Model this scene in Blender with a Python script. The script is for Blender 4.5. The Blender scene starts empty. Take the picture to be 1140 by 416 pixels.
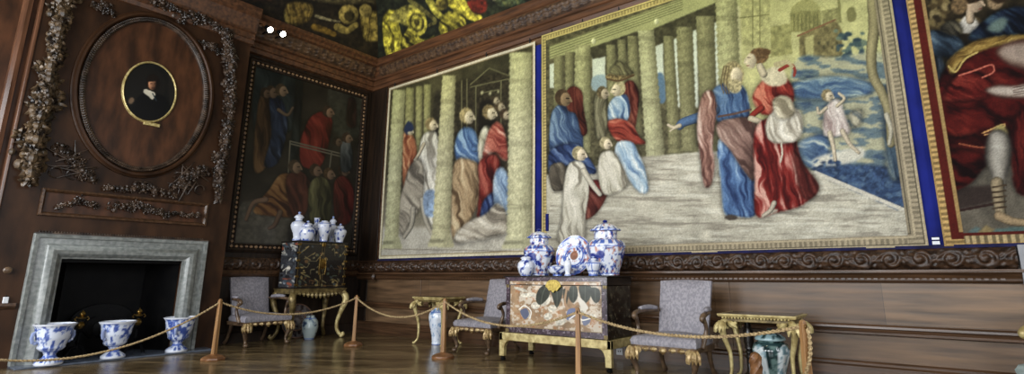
import bpy, math, random
import numpy as np
from mathutils import Vector, Matrix
random.seed(7)
PI = math.pi
COL = bpy.context.scene.collection
# ------------------------------------------------------------------ camera measured from the photograph
FPX, PPX, PPY = 590.6, 605.0, 180.0
PITCH = math.atan2(126.8, FPX); YAW = math.radians(36.4)
CAM = np.array([8.4946, -6.1493, 1.0])
_fh = np.array([-math.sin(YAW), math.cos(YAW), 0.]); _R = np.array([math.cos(YAW), math.sin(YAW), 0.])
_F = _fh*math.cos(PITCH) + np.array([0, 0, math.sin(PITCH)]); _U = -_fh*math.sin(PITCH) + np.array([0, 0, math.cos(PITCH)])
def ray(x, y): return _F + _R*(x-PPX)/FPX - _U*(y-PPY)/FPX
def atY(x, y, Y=0.0):
    r = ray(x, y); return CAM + r*((Y-CAM[1])/r[1])
def atX(x, y, X=0.0):
    r = ray(x, y); return CAM + r*((X-CAM[0])/r[0])
def proj(P):
    d = P - CAM; z = d@_F
    return PPX + FPX*(d@_R)/z, PPY - FPX*(d@_U)/z
cam = bpy.data.cameras.new('camera'); camo = bpy.data.objects.new('camera', cam); COL.objects.link(camo)
cam.sensor_fit = 'HORIZONTAL'; cam.sensor_width = 36; cam.lens = FPX*36/1140
cam.shift_x = -(PPX-570)/1140; cam.shift_y = -(208-PPY)/1140; cam.clip_start = 0.05
camo.matrix_world = Matrix(((_R[0], _U[0], -_F[0], CAM[0]), (_R[1], _U[1], -_F[1], CAM[1]), (_R[2], _U[2], -_F[2], CAM[2]), (0, 0, 0, 1)))
bpy.context.scene.camera = camo

# ------------------------------------------------------------------ colour and materials
def lin(c):
    c = np.asarray(c, float)/255.0
    return np.where(c <= 0.04045, c/12.92, ((np.clip(c, 0, None)+0.055)/1.055)**2.4)
def l4(c):
    a = lin(c); return (float(a[0]), float(a[1]), float(a[2]), 1.0)
def newmat(name):
    m = bpy.data.materials.new(name); m.use_nodes = True
    nt = m.node_tree; b = nt.nodes['Principled BSDF']; return m, nt, b
def M(name, c1, c2=None, scale=(8, 8, 8), rough=0.5, metal=0.0, bump=0.0, bscale=None, detail=4, spec=0.5, coat=0.0, lo=0.35, hi=0.65, coord='Object', emit=None):
    m, nt, b = newmat(name); N = nt.nodes; L = nt.links
    b.inputs['Roughness'].default_value = rough; b.inputs['Metallic'].default_value = metal
    b.inputs['Specular IOR Level'].default_value = spec; b.inputs['Coat Weight'].default_value = coat
    b.inputs['Coat Roughness'].default_value = 0.15
    b.inputs['Base Color'].default_value = l4(c1)
    if emit: b.inputs['Emission Color'].default_value = l4(c1); b.inputs['Emission Strength'].default_value = emit
    tc = N.new('ShaderNodeTexCoord'); mp = N.new('ShaderNodeMapping'); L.new(tc.outputs[coord], mp.inputs[0]); mp.inputs['Scale'].default_value = scale
    if c2 is not None:
        n = N.new('ShaderNodeTexNoise'); n.inputs['Scale'].default_value = 1.0; n.inputs['Detail'].default_value = detail
        L.new(mp.outputs[0], n.inputs['Vector']); r = N.new('ShaderNodeValToRGB')
        r.color_ramp.elements[0].position = lo; r.color_ramp.elements[1].position = hi
        r.color_ramp.elements[0].color = l4(c1); r.color_ramp.elements[1].color = l4(c2)
        L.new(n.outputs['Fac'], r.inputs[0]); L.new(r.outputs[0], b.inputs['Base Color'])
    if bump:
        n2 = N.new('ShaderNodeTexNoise'); n2.inputs['Scale'].default_value = 1.0; n2.inputs['Detail'].default_value = 3
        mp2 = N.new('ShaderNodeMapping'); L.new(tc.outputs[coord], mp2.inputs[0]); mp2.inputs['Scale'].default_value = bscale or scale
        L.new(mp2.outputs[0], n2.inputs['Vector']); bp = N.new('ShaderNodeBump'); bp.inputs['Strength'].default_value = bump; bp.inputs['Distance'].default_value = 0.02
        L.new(n2.outputs['Fac'], bp.inputs['Height']); L.new(bp.outputs[0], b.inputs['Normal'])
    return m
def VC(name, rough=0.5, spec=0.5, metal=0.0, coat=0.0, weave=0.0, wscale=300):
    """material that takes its colours from the mesh's own colour attribute"""
    m, nt, b = newmat(name); N = nt.nodes; L = nt.links
    a = N.new('ShaderNodeVertexColor'); a.layer_name = 'Col'; L.new(a.outputs[0], b.inputs['Base Color'])
    b.inputs['Roughness'].default_value = rough; b.inputs['Specular IOR Level'].default_value = spec; b.inputs['Metallic'].default_value = metal
    b.inputs['Coat Weight'].default_value = coat; b.inputs['Coat Roughness'].default_value = 0.08
    if weave:
        tc = N.new('ShaderNodeTexCoord'); n = N.new('ShaderNodeTexNoise'); n.inputs['Scale'].default_value = wscale; n.inputs['Detail'].default_value = 2
        L.new(tc.outputs['Object'], n.inputs['Vector']); bp = N.new('ShaderNodeBump'); bp.inputs['Strength'].default_value = weave; bp.inputs['Distance'].default_value = 0.01
        L.new(n.outputs['Fac'], bp.inputs['Height']); L.new(bp.outputs[0], b.inputs['Normal'])
    return m
def planks(name, c1, c2, gap, w, l, rot, rough, spec=0.5, gs=0.004, stretch=(1.2, 30, 1)):
    """wooden boards from a brick texture with grain stretched along each board"""
    m, nt, b = newmat(name); N = nt.nodes; L = nt.links
    tc = N.new('ShaderNodeTexCoord'); mp = N.new('ShaderNodeMapping'); L.new(tc.outputs['Object'], mp.inputs[0]); mp.inputs['Rotation'].default_value = rot
    br = N.new('ShaderNodeTexBrick'); L.new(mp.outputs[0], br.inputs['Vector']); br.inputs['Scale'].default_value = 1.0
    br.inputs['Brick Width'].default_value = l; br.inputs['Row Height'].default_value = w; br.inputs['Mortar Size'].default_value = gs
    br.inputs['Color1'].default_value = l4(c1); br.inputs['Color2'].default_value = l4(c2); br.inputs['Mortar'].default_value = l4(gap)
    mp2 = N.new('ShaderNodeMapping'); L.new(mp.outputs[0], mp2.inputs[0]); mp2.inputs['Scale'].default_value = stretch
    n = N.new('ShaderNodeTexNoise'); n.inputs['Scale'].default_value = 1.0; n.inputs['Detail'].default_value = 6; L.new(mp2.outputs[0], n.inputs['Vector'])
    r = N.new('ShaderNodeValToRGB'); r.color_ramp.elements[0].position = .3; r.color_ramp.elements[1].position = .7
    r.color_ramp.elements[0].color = (.45, .45, .45, 1); r.color_ramp.elements[1].color = (1.35, 1.3, 1.2, 1)
    L.new(n.outputs['Fac'], r.inputs[0]); mx = N.new('ShaderNodeMix'); mx.data_type = 'RGBA'; mx.blend_type = 'MULTIPLY'; mx.inputs[0].default_value = 1
    L.new(br.outputs['Color'], mx.inputs[6]); L.new(r.outputs[0], mx.inputs[7]); L.new(mx.outputs[2], b.inputs['Base Color'])
    rr = N.new('ShaderNodeMapRange'); rr.inputs[3].default_value = rough*.75; rr.inputs[4].default_value = rough*1.3; L.new(n.outputs['Fac'], rr.inputs[0]); L.new(rr.outputs[0], b.inputs['Roughness'])
    b.inputs['Specular IOR Level'].default_value = spec
    bp = N.new('ShaderNodeBump'); bp.inputs['Strength'].default_value = .12; bp.inputs['Distance'].default_value = .01
    L.new(n.outputs['Fac'], bp.inputs['Height']); L.new(bp.outputs[0], b.inputs['Normal'])
    return m

# ------------------------------------------------------------------ mesh building
class B:
    """collects shapes; build() links them as ONE mesh object"""
    def __init__(s): s.v = []; s.f = []; s.c = None
    def add(s, vs, fs):
        o = len(s.v); s.v += [tuple(map(float, p)) for p in vs]; s.f += [tuple(i+o for i in q) for q in fs]; return s
    def box(s, x0, x1, y0, y1, z0, z1):
        return s.add([(x0, y0, z0), (x1, y0, z0), (x1, y1, z0), (x0, y1, z0), (x0, y0, z1), (x1, y0, z1), (x1, y1, z1), (x0, y1, z1)],
                     [(3, 2, 1, 0), (4, 5, 6, 7), (0, 1, 5, 4), (1, 2, 6, 5), (2, 3, 7, 6), (3, 0, 4, 7)])
    def frust(s, a, za, b, zb):
        """frustum between two rectangles a, b = (x0, x1, y0, y1)"""
        q = [(a[0], a[2], za), (a[1], a[2], za), (a[1], a[3], za), (a[0], a[3], za), (b[0], b[2], zb), (b[1], b[2], zb), (b[1], b[3], zb), (b[0], b[3], zb)]
        return s.add(q, [(3, 2, 1, 0), (4, 5, 6, 7), (0, 1, 5, 4), (1, 2, 6, 5), (2, 3, 7, 6), (3, 0, 4, 7)])
    def lathe(s, prof, n=24, c=(0, 0, 0), ax='z', sx=1, sy=1, ph=0, closed=True):
        vs = []; fs = []
        for r, z in prof:
            for k in range(n):
                a = 2*PI*k/n+ph; p = (r*math.cos(a)*sx, r*math.sin(a)*sy, z)
                if ax == 'x': p = (p[2], p[0], p[1])
                if ax == 'y': p = (p[0], p[2], p[1])
                vs.append((p[0]+c[0], p[1]+c[1], p[2]+c[2]))
        for i in range(len(prof)-1):
            for k in range(n):
                q = (i*n+k, i*n+(k+1) % n, (i+1)*n+(k+1) % n, (i+1)*n+k)
                fs.append(q if ax != 'y' else q[::-1])
        if closed:
            e = (len(prof)-1)*n
            fs.append(tuple(range(n))[::-1]); fs.append(tuple(range(e, e+n)))
        return s.add(vs, fs)
    def tube(s, pts, rad, n=8, sq=None, twist=0.0, lobes=0, lob=0.0, cap=True):
        """swept tube through points; rad a number or a list; sq flattens (a, b)"""
        P = [Vector(p) for p in pts]; m = len(P); R_ = rad if isinstance(rad, (list, tuple)) else [rad]*m
        vs = []; fs = []; up = Vector((0, 0, 1)); T0 = (P[1]-P[0]).normalized()
        if abs(T0.dot(up)) > .9: up = Vector((1, 0, 0))
        nrm = (up - T0*up.dot(T0)).normalized(); dist = 0
        for i in range(m):
            T = (P[min(i+1, m-1)]-P[max(i-1, 0)]).normalized(); nrm = (nrm - T*nrm.dot(T)).normalized(); bn = T.cross(nrm)
            if i: dist += (P[i]-P[i-1]).length
            for k in range(n):
                a = 2*PI*k/n; rr = R_[i]*(1+lob*math.cos(lobes*a-0)) if lobes else R_[i]; a2 = a+twist*dist
                d = nrm*math.cos(a2)*(sq[0] if sq else 1) + bn*math.sin(a2)*(sq[1] if sq else 1)
                vs.append(P[i]+d*rr)
        for i in range(m-1):
            for k in range(n): fs.append((i*n+k, i*n+(k+1) % n, (i+1)*n+(k+1) % n, (i+1)*n+k))
        if cap: fs.append(tuple(range(n))[::-1]); fs.append(tuple(range((m-1)*n, m*n)))
        return s.add(vs, fs)
    def ball(s, c, r, n=8, m=6, sc=(1, 1, 1)):
        vs = [(c[0], c[1], c[2]-r*sc[2])]; fs = []
        for i in range(1, m):
            a = -PI/2+PI*i/m
            for k in range(n):
                t = 2*PI*k/n; vs.append((c[0]+r*math.cos(a)*math.cos(t)*sc[0], c[1]+r*math.cos(a)*math.sin(t)*sc[1], c[2]+r*math.sin(a)*sc[2]))
        vs.append((c[0], c[1], c[2]+r*sc[2])); e = len(vs)-1
        for k in range(n):
            fs.append((0, 1+(k+1) % n, 1+k)); fs.append((e, 1+(m-2)*n+k, 1+(m-2)*n+(k+1) % n))
        for i in range(m-2):
            for k in range(n): fs.append((1+i*n+k, 1+i*n+(k+1) % n, 1+(i+1)*n+(k+1) % n, 1+(i+1)*n+k))
        return s.add(vs, fs)
    def leaf(s, c, d, nrm, L, W, curl=.3):
        """one curled carved leaf with a raised midrib"""
        c = Vector(c); d = Vector(d).normalized(); nrm = Vector(nrm).normalized(); sd = d.cross(nrm).normalized()
        vs = []; ts = [0, .25, .5, .75, 1]; ws = [.25, .9, 1, .65, .05]
        for t, w in zip(ts, ws):
            mid = c+d*L*t+nrm*(curl*L*math.sin(t*PI)*.6+.004); e = sd*W*.5*w
            vs += [mid-e-nrm*(.18*W), mid+nrm*(.18*W), mid+e-nrm*(.18*W)]
        fs = []
        for i in range(4):
            o = i*3; fs += [(o, o+1, o+4, o+3), (o+1, o+2, o+5, o+4)]
        return s.add(vs, fs)
    def prism(s, prof, axis, a, b):
        """closed 2D profile extruded along axis 'x' (profile y, z) or 'y' (profile x, z) from a to b (a, b may be functions of the profile point)"""
        n = len(prof); vs = []
        for e in (a, b):
            for p in prof:
                t = e(p) if callable(e) else e
                vs.append((t, p[0], p[1]) if axis == 'x' else (p[0], t, p[1]))
        fs = [(i, (i+1) % n, n+(i+1) % n, n+i) for i in range(n)] + [tuple(range(n))[::-1], tuple(range(n, 2*n))]
        return s.add(vs, fs)
    def build(s, name, mat, parent=None, smooth=False, bevel=0.0, seg=2, angle=35, sub=0):
        me = bpy.data.meshes.new(name); me.from_pydata(s.v, [], s.f); me.update()
        import bmesh
        bm = bmesh.new(); bm.from_mesh(me); bmesh.ops.recalc_face_normals(bm, faces=bm.faces); bm.to_mesh(me); bm.free()
        o = bpy.data.objects.new(name, me); COL.objects.link(o); me.materials.append(mat)
        if parent: o.parent = parent
        if bevel:
            md = o.modifiers.new('bevel', 'BEVEL'); md.width = bevel; md.segments = seg; md.limit_method = 'ANGLE'; md.angle_limit = math.radians(40)
        if sub:
            md = o.modifiers.new('sub', 'SUBSURF'); md.levels = sub; md.render_levels = sub
        if smooth or sub:
            me.polygons.foreach_set('use_smooth', [True]*len(me.polygons))
            if not sub and angle:
                try: me.set_sharp_from_angle(angle=math.radians(angle))
                except Exception: pass
        return o
def setcol(o, cols):
    """cols: (n verts, 3) sRGB 0-255"""
    me = o.data; a = me.color_attributes.new('Col', 'FLOAT_COLOR', 'POINT')
    arr = np.ones((len(me.vertices), 4)); arr[:, :3] = np.clip(lin(np.clip(cols, 0, 255)), 0, 1); a.data.foreach_set('color', arr.astype(np.float32).ravel())
def gridmesh(name, V, mat, parent=None, mask=None, smooth=True, flip=False):
    """V: (h, w, 3) grid of points; mask: (h-1, w-1) faces to keep"""
    h, w = V.shape[:2]; idx = np.arange(h*w).reshape(h, w)
    q = np.stack([idx[:-1, :-1], idx[:-1, 1:], idx[1:, 1:], idx[1:, :-1]], -1).reshape(-1, 4)
    if flip: q = q[:, ::-1]
    if mask is not None: q = q[mask.ravel()]
    used = np.unique(q); rem = np.full(h*w, -1); rem[used] = np.arange(len(used)); q = rem[q]
    pts = V.reshape(-1, 3)[used]; me = bpy.data.meshes.new(name)
    me.vertices.add(len(pts)); me.vertices.foreach_set('co', pts.astype(np.float32).ravel())
    me.loops.add(q.size); me.loops.foreach_set('vertex_index', q.astype(np.int32).ravel())
    me.polygons.add(len(q)); me.polygons.foreach_set('loop_start', np.arange(0, q.size, 4, dtype=np.int32)); me.polygons.foreach_set('loop_total', np.full(len(q), 4, dtype=np.int32))
    me.update(calc_edges=True); me.validate()
    if smooth: me.polygons.foreach_set('use_smooth', [True]*len(me.polygons))
    o = bpy.data.objects.new(name, me); COL.objects.link(o); me.materials.append(mat)
    if parent: o.parent = parent
    return o, used
def tag(o, label=None, cat=None, group=None, kind=None):
    if label: o['label'] = label
    if cat: o['category'] = cat
    if group: o['group'] = group
    if kind: o['kind'] = kind
    return o
def thing(name, label, cat, loc=(0, 0, 0), rz=0.0, group=None):
    o = bpy.data.objects.new(name, None); COL.objects.link(o); o.location = loc; o.rotation_euler = (0, 0, rz); o.empty_display_size = .1
    return tag(o, label, cat, group)
def struct(o): o['kind'] = 'structure'; return o
def kids(o): return [c for c in bpy.data.objects if c.parent == o]
def dup(o, loc=None, rz=None, label=None, parent=None, scale=None):
    c = o.copy(); COL.objects.link(c)
    if parent: c.parent = parent
    for k in kids(o): dup(k, parent=c)
    if loc is not None: c.location = loc
    if rz is not None: c.rotation_euler = (0, 0, rz)
    if label: c['label'] = label
    if scale: c.scale = scale
    return c

# ------------------------------------------------------------------ value noise and a small painter for woven / lacquered / glazed surfaces
def _h(i, j, s):
    n = (i.astype(np.int64)*374761393 + j.astype(np.int64)*668265263 + s*1442695041) & 0x7fffffff
    n = ((n ^ (n >> 13))*1274126177) & 0x7fffffff
    return ((n ^ (n >> 16)) & 0xffff)/65535.0
def vn(x, y, s=0):
    x = np.asarray(x, float); y = np.asarray(y, float); i = np.floor(x); j = np.floor(y); u = x-i; v = y-j; u = u*u*(3-2*u); v = v*v*(3-2*v)
    return (_h(i, j, s)*(1-u)+_h(i+1, j, s)*u)*(1-v) + (_h(i, j+1, s)*(1-u)+_h(i+1, j+1, s)*u)*v
def fbm(x, y, s=0, o=4):
    t = 0; a = .5
    for k in range(o): t = t+a*vn(x*2**k, y*2**k, s+k*17); a *= .5
    return t/(1-.5**o)
def blur(a, n):
    for ax in (0, 1):
        for _ in range(n): a = (np.roll(a, 1, ax)+2*a+np.roll(a, -1, ax))/4
    return a
def smoothpoly(p, k=5):
    p = np.array(p, float); n = len(p); out = []
    for i in range(n):
        a, b, c, d = p[i-1], p[i], p[(i+1) % n], p[(i+2) % n]
        for t in np.arange(k)/k:
            out.append(.5*((2*b)+(c-a)*t+(2*a-5*b+4*c-d)*t*t+(3*b-a-3*c+d)*t**3))
    return np.array(out)
class Paint:
    """paints on a grid of surface points; every point knows where the photograph shows it, so shapes can be traced in photo pixels"""
    def __init__(s, V, base):
        s.V = V; s.px, s.py = proj(V.reshape(-1, 3)); s.px = s.px.reshape(V.shape[:2]); s.py = s.py.reshape(V.shape[:2])
        s.c = np.empty(V.shape[:2]+(3,)); s.c[:] = base
    def mask(s, poly, sm=True, soft=0):
        p = smoothpoly(poly) if sm else np.array(poly, float)
        x, y = s.px, s.py; bb = (x > p[:, 0].min()-2) & (x < p[:, 0].max()+2) & (y > p[:, 1].min()-2) & (y < p[:, 1].max()+2)
        m = np.zeros(x.shape); X = x[bb]; Y = y[bb]; ins = np.zeros(X.shape, bool); n = len(p)
        for i in range(n):
            x0, y0 = p[i]; x1, y1 = p[(i+1) % n]
            if y0 == y1: continue
            cnd = ((y0 > Y) != (y1 > Y)); ins ^= cnd & (X < (x1-x0)*(Y-y0)/(y1-y0)+x0)
        m[bb] = ins
        if soft: m = blur(m, soft)
        return m
    def lay(s, m, col):
        s.c = s.c*(1-m[..., None]) + np.asarray(col)*m[..., None]
    def fill(s, poly, col, sm=True, soft=1, var=.0, sc=.25, seed=0):
        m = s.mask(poly, sm, soft); c = np.array(col, float)*np.ones(s.c.shape)
        if var: c = c*(1+var*(fbm(s.px*sc, s.py*sc, seed)-.5)*2)[..., None]
        s.lay(m, c)
    def drape(s, poly, base, light, dark, ang=80, fr=.9, seed=1, warp=3.0, soft=1, sm=True):
        """folds of cloth: broad lit ridges with dark valleys, flowing along ang"""
        m = s.mask(poly, sm, soft); a = math.radians(ang); u = s.px*math.sin(a)-s.py*math.cos(a); v = s.px*math.cos(a)+s.py*math.sin(a)
        u2 = u+warp*5*(fbm(u*.05+seed, v*.05, seed, 3)-.5); t = (fbm(u2*fr*.23, v*.028, seed, 3)-.5)*3.6+(fbm(u2*fr*.6, v*.05, seed+5, 2)-.5)*1.1
        p = np.array(poly, float); t = t+.25-.5*np.clip((s.px-p[:, 0].min())/max(np.ptp(p[:, 0]), 1), 0, 1)
        b, l, d = (np.array(q, float) for q in (base, light, dark)); k = np.clip(t, 0, 1)[..., None]; j = np.clip(-t, 0, 1)[..., None]
        q = blur(m, 14); s.c = s.c*(1-.42*np.clip(q*(1-m)*1.6, 0, 1))[..., None]
        ed = np.clip((1-q)*1.7-.25, 0, 1)*m; s.lay(m, (b+(l-b)*k**1.4+(d-b)*j**.9)*(1-.5*ed)[..., None])
    def ell(s, cx, cy, rx, ry, col, rot=0, soft=1, shade=0.0, var=0.0):
        a = math.radians(rot); dx = s.px-cx; dy = s.py-cy; u = (dx*math.cos(a)+dy*math.sin(a))/rx; v = (-dx*math.sin(a)+dy*math.cos(a))/ry
        d = u*u+v*v; m = (d < 1).astype(float)
        if soft: m = blur(m, soft)
        c = np.array(col, float)*np.ones(s.c.shape)
        if shade: c = c*(1-shade*np.clip(u*.7+v*.4, -.6, 1))[..., None]
        if var: c = c*(1+var*(fbm(s.px*.5, s.py*.5, 3)-.5)*2)[..., None]
        s.lay(m, c)
    def line(s, pts, w, col, soft=1, sm=True):
        p = np.array(pts, float)
        if sm and len(p) > 2:
            q = np.vstack([2*p[0]-p[1], p, 2*p[-1]-p[-2]]); out = []
            for i in range(1, len(q)-2):
                a, b, c, d = q[i-1:i+3]
                for t in np.arange(5)/5: out.append(.5*((2*b)+(c-a)*t+(2*a-5*b+4*c-d)*t*t+(3*b-a-3*c+d)*t**3))
            p = np.array(out+[p[-1]])
        m = np.zeros(s.px.shape); ws = np.linspace(w[0], w[1], len(p)) if isinstance(w, tuple) else np.full(len(p), w)
        for i in range(len(p)-1):
            a = p[i]; b = p[i+1]; d = b-a; L = (d@d) or 1e-6; t = np.clip(((s.px-a[0])*d[0]+(s.py-a[1])*d[1])/L, 0, 1)
            r = np.hypot(s.px-a[0]-t*d[0], s.py-a[1]-t*d[1]); m = np.maximum(m, np.clip((ws[i]/2-r)/.6+.5, 0, 1))
        s.lay(m, col)
    def limb(s, pts, w, col, dark=.6):
        """a rounded limb: tapering stroke shaded across its width, lit from the left"""
        p = np.array(pts, float); q = np.vstack([2*p[0]-p[1], p, 2*p[-1]-p[-2]]); out = []
        for i in range(1, len(q)-2):
            a, b, c, d = q[i-1:i+3]
            for t in np.arange(5)/5: out.append(.5*((2*b)+(c-a)*t+(2*a-5*b+4*c-d)*t*t+(3*b-a-3*c+d)*t**3))
        p = np.array(out+[p[-1]]); ws = np.linspace(w[0], w[1], len(p)) if isinstance(w, tuple) else np.full(len(p), w); best = np.full(s.px.shape, 9.); sd = np.zeros(s.px.shape); wd = np.ones(s.px.shape)
        for i in range(len(p)-1):
            a = p[i]; d = p[i+1]-a; L = (d@d) or 1e-6; t = np.clip(((s.px-a[0])*d[0]+(s.py-a[1])*d[1])/L, 0, 1); ex = s.px-a[0]-t*d[0]; ey = s.py-a[1]-t*d[1]; r = np.hypot(ex, ey)/(ws[i]/2)
            k = r < best; best = np.where(k, r, best); sd = np.where(k, (ex*.8+ey*.5)/(ws[i]/2), sd); wd = np.where(k, ws[i]/2, wd)
        m = np.clip((1-best)*wd/.7+.5, 0, 1); sh = np.clip(1.05-.22*best**2-.28*np.clip(sd+.1, 0, 1)-(1-dark)*.35*np.clip(best-.75, 0, 1)*4, .35, 1.1)
        s.lay(m, np.array(col, float)*sh[..., None])
    def column(s, xt, yt, xb, yb, wt, wb, light, dark, tw=.35, base=True, seed=2):
        """a spiral carved shaft, lit from the left"""
        t = (s.py-yt)/(yb-yt); cx = xt+(xb-xt)*t; w = wt+(wb-wt)*t; u = (s.px-cx)/(w/2)
        m = ((np.abs(u) < 1+.05*np.sin(s.py*.9+seed)) & (t > 0) & (t < 1)).astype(float); m = blur(m, 1)
        k = np.clip(.55+.45*np.cos((u+.35)*1.5), 0, 1); k = k*(1-.10*np.clip(np.sin(u*2.2+s.py*tw*1.6+seed)*2, 0, 1)) * (1+.7*(fbm(s.px*.55, s.py*.4, seed)-.5))
        k = k*(1-.22*(np.sin(s.py*.09+seed*2) > .965))
        l, d = np.array(light, float), np.array(dark, float); s.lay(m, d+(l-d)*np.clip(k, 0, 1.1)[..., None])
        if base:
            for dy, ww in ((0, 1.12), (4, 1.25), (8, 1.4)):
                q = [(xb-wb*ww/2, yb+dy-2), (xb+wb*ww/2, yb+dy-2), (xb+wb*ww/2, yb+dy+3), (xb-wb*ww/2, yb+dy+3)]
                s.fill(q, l*(.95 if dy != 4 else .72), sm=False, soft=1); s.fill([(xb+wb*.15, yb+dy-2), q[1], q[2], (xb+wb*.15, yb+dy+3)], l*.75+d*.15, sm=False, soft=2)
    def head(s, x, y, r, skin, hair, face=1):
        s.ell(x-face*r*.25, y-r*.2, r*1.02, r*1.15, hair, var=.3); s.ell(x+face*r*.25, y+r*.1, r*.72, r*.95, skin, shade=.3)
        s.line([(x+face*r*.85, y-.1*r), (x+face*r*1.05, y+.35*r)], r*.3, skin); s.line([(x+face*r*.35, y-r*.05), (x+face*r*.7, y-r*.05)], r*.18, np.array(hair)*.6)
        s.line([(x+face*r*.5, y+r*.6), (x+face*r*.8, y+r*.58)], r*.14, np.array(skin)*.6)
    def finish(s, weave=.05, tone=.1, seed=9, sat=1.0, gam=1.0):
        g = s.c.mean(-1, keepdims=True); s.c = 255*(np.clip(g+(s.c-g)*sat, 0, 255)/255)**gam
        n = 1+tone*(fbm(s.px*.06, s.py*.06, seed)-.5)*2 + weave*(vn(s.V[..., 0]*260+s.V[..., 1]*260, s.V[..., 2]*260, seed)-.5)*2
        return np.clip(s.c*n[..., None], 0, 255)
# ------------------------------------------------------------------ materials
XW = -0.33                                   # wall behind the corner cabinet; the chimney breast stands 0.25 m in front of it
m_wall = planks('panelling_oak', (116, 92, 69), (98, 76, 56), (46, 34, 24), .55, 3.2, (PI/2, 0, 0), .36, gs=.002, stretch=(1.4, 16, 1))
m_ledge = M('oak_moulding', (90, 64, 44), (56, 39, 26), (1.5, 30, 30), rough=.3, bump=.1)
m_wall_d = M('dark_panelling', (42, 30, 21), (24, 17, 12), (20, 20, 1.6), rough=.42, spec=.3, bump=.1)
m_burr = M('figured_walnut', (88, 54, 33), (48, 29, 17), (6, 7, 2.2), rough=.4, spec=.3, bump=.1, detail=7)
m_chim = M('chimney_oak', (68, 44, 27), (40, 25, 15), (9, 5, 2.0), rough=.42, spec=.22, bump=.1, detail=6)
m_strip = M('polished_moulding', (104, 70, 50), (70, 45, 30), (20, 20, 2), rough=.22)
m_carve = M('carved_limewood', (88, 70, 56), (32, 23, 17), (9, 9, 9), rough=.38, lo=.3, hi=.62)
m_carve_l = M('carved_limewood_fruit', (104, 84, 60), (28, 21, 16), (12, 12, 12), rough=.42, lo=.32, hi=.64)
m_frieze = M('carved_dark_oak', (72, 50, 34), (36, 25, 18), (10, 30, 30), rough=.4, spec=.4)
m_corn = M('cornice_oak', (96, 62, 38), (58, 36, 22), (2, 20, 20), rough=.45)
m_corn_c = M('cornice_carving', (90, 66, 44), (42, 27, 18), (14, 14, 14), rough=.5)
m_floor = planks('polished_boards', (138, 119, 88), (84, 70, 49), (34, 27, 19), .13, .75, (0, 0, math.radians(-33)), .21, spec=.45, gs=.003, stretch=(3, 16, 1))
m_stone = M('grey_marble', (142, 145, 141), (108, 112, 110), (22, 22, 22), rough=.28, detail=8, bump=.03)
m_soot = M('sooty_brick', (12, 11, 11), (5, 5, 6), (6, 6, 6), rough=.5, spec=.12)
m_iron = M('black_iron', (13, 13, 14), (7, 7, 8), (20, 20, 20), rough=.5, spec=.15)
m_slate = M('slate', (104, 112, 126), (78, 86, 98), (4, 9, 4), rough=.22)
m_brass = M('brass', (150, 122, 66), (96, 74, 38), (30, 30, 30), rough=.3, metal=.9)
m_gilt = M('worn_gilding', (212, 196, 140), (156, 136, 86), (16, 16, 16), rough=.42, metal=.25, bump=.25)
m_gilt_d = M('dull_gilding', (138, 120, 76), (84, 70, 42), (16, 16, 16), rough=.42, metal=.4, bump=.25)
m_goldframe = M('gilt_frame', (214, 196, 136), (168, 146, 86), (30, 30, 30), rough=.35, metal=.3)
m_lac = M('black_lacquer', (22, 19, 18), (40, 33, 27), (7, 7, 7), rough=.25, lo=.5, hi=.72)
m_postw = M('honey_oak', (164, 124, 80), (128, 92, 56), (40, 40, 3), rough=.4, bump=.1)
m_postb = M('reddish_oak', (136, 94, 58), (98, 64, 38), (14, 14, 14), rough=.35)
m_rope = M('hemp_cord', (190, 166, 122), (116, 94, 62), (60, 60, 60), rough=.8)
m_blue = M('blue_lining_cloth', (26, 36, 122), (17, 23, 84), (3, 3, 2), rough=.85, spec=.2)
m_navy = M('navy_edge_tape', (34, 34, 74), (22, 22, 48), (8, 8, 8), rough=.85, spec=.2)
m_cord = M('black_hanging_cord', (14, 12, 12), rough=.7)
m_white = M('white_plastic', (226, 228, 230), (212, 214, 218), (9, 9, 9), rough=.4)
m_pale = M('pale_grey_paint', (150, 150, 154), (134, 134, 138), (4, 4, 4), rough=.5)
m_bulb = M('lit_spot_bulb', (255, 246, 225), rough=.3, emit=40)
m_fab = M('silver_damask', (148, 144, 150), (124, 121, 129), (44, 44, 30), rough=.6, bump=.15, lo=.42, hi=.58, detail=2)
m_fab_g = M('sage_silk', (150, 160, 156), (126, 138, 134), (18, 18, 18), rough=.5, lo=.4, hi=.6)
m_chw = M('parcel_gilt_walnut', (112, 90, 68), (66, 50, 38), (14, 14, 14), rough=.35, bump=.2)
m_chg = M('gilt_knees', (196, 172, 124), (122, 94, 54), (30, 30, 30), rough=.35, metal=.3, bump=.3)
m_glaze = VC('blue_and_white_glaze', rough=.12, spec=.6, coat=.5)
m_tap = VC('woven_wool_and_silk', rough=.85, spec=.15, weave=.25, wscale=220)
m_oil = VC('old_oil_canvas', rough=.35, spec=.35)
m_lacq = VC('lacquer_picture', rough=.24, spec=.5, coat=.2)
m_cove = VC('painted_plaster', rough=.7, spec=.25)

# ------------------------------------------------------------------ room shell
struct(B().box(-.9, 11.5, -8.6, .3, -.1, 0).build('floor', m_floor))
struct(B().box(-.45, 11.5, 0, .2, 0, 6.8).build('wall_right', m_wall))
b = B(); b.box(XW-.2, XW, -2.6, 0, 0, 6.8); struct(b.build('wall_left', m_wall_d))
b = B(); b.box(-.32, -.12, -8.6, -4.95, 0, 6.8); struct(b.build('wall_left.001', m_burr))
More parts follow.
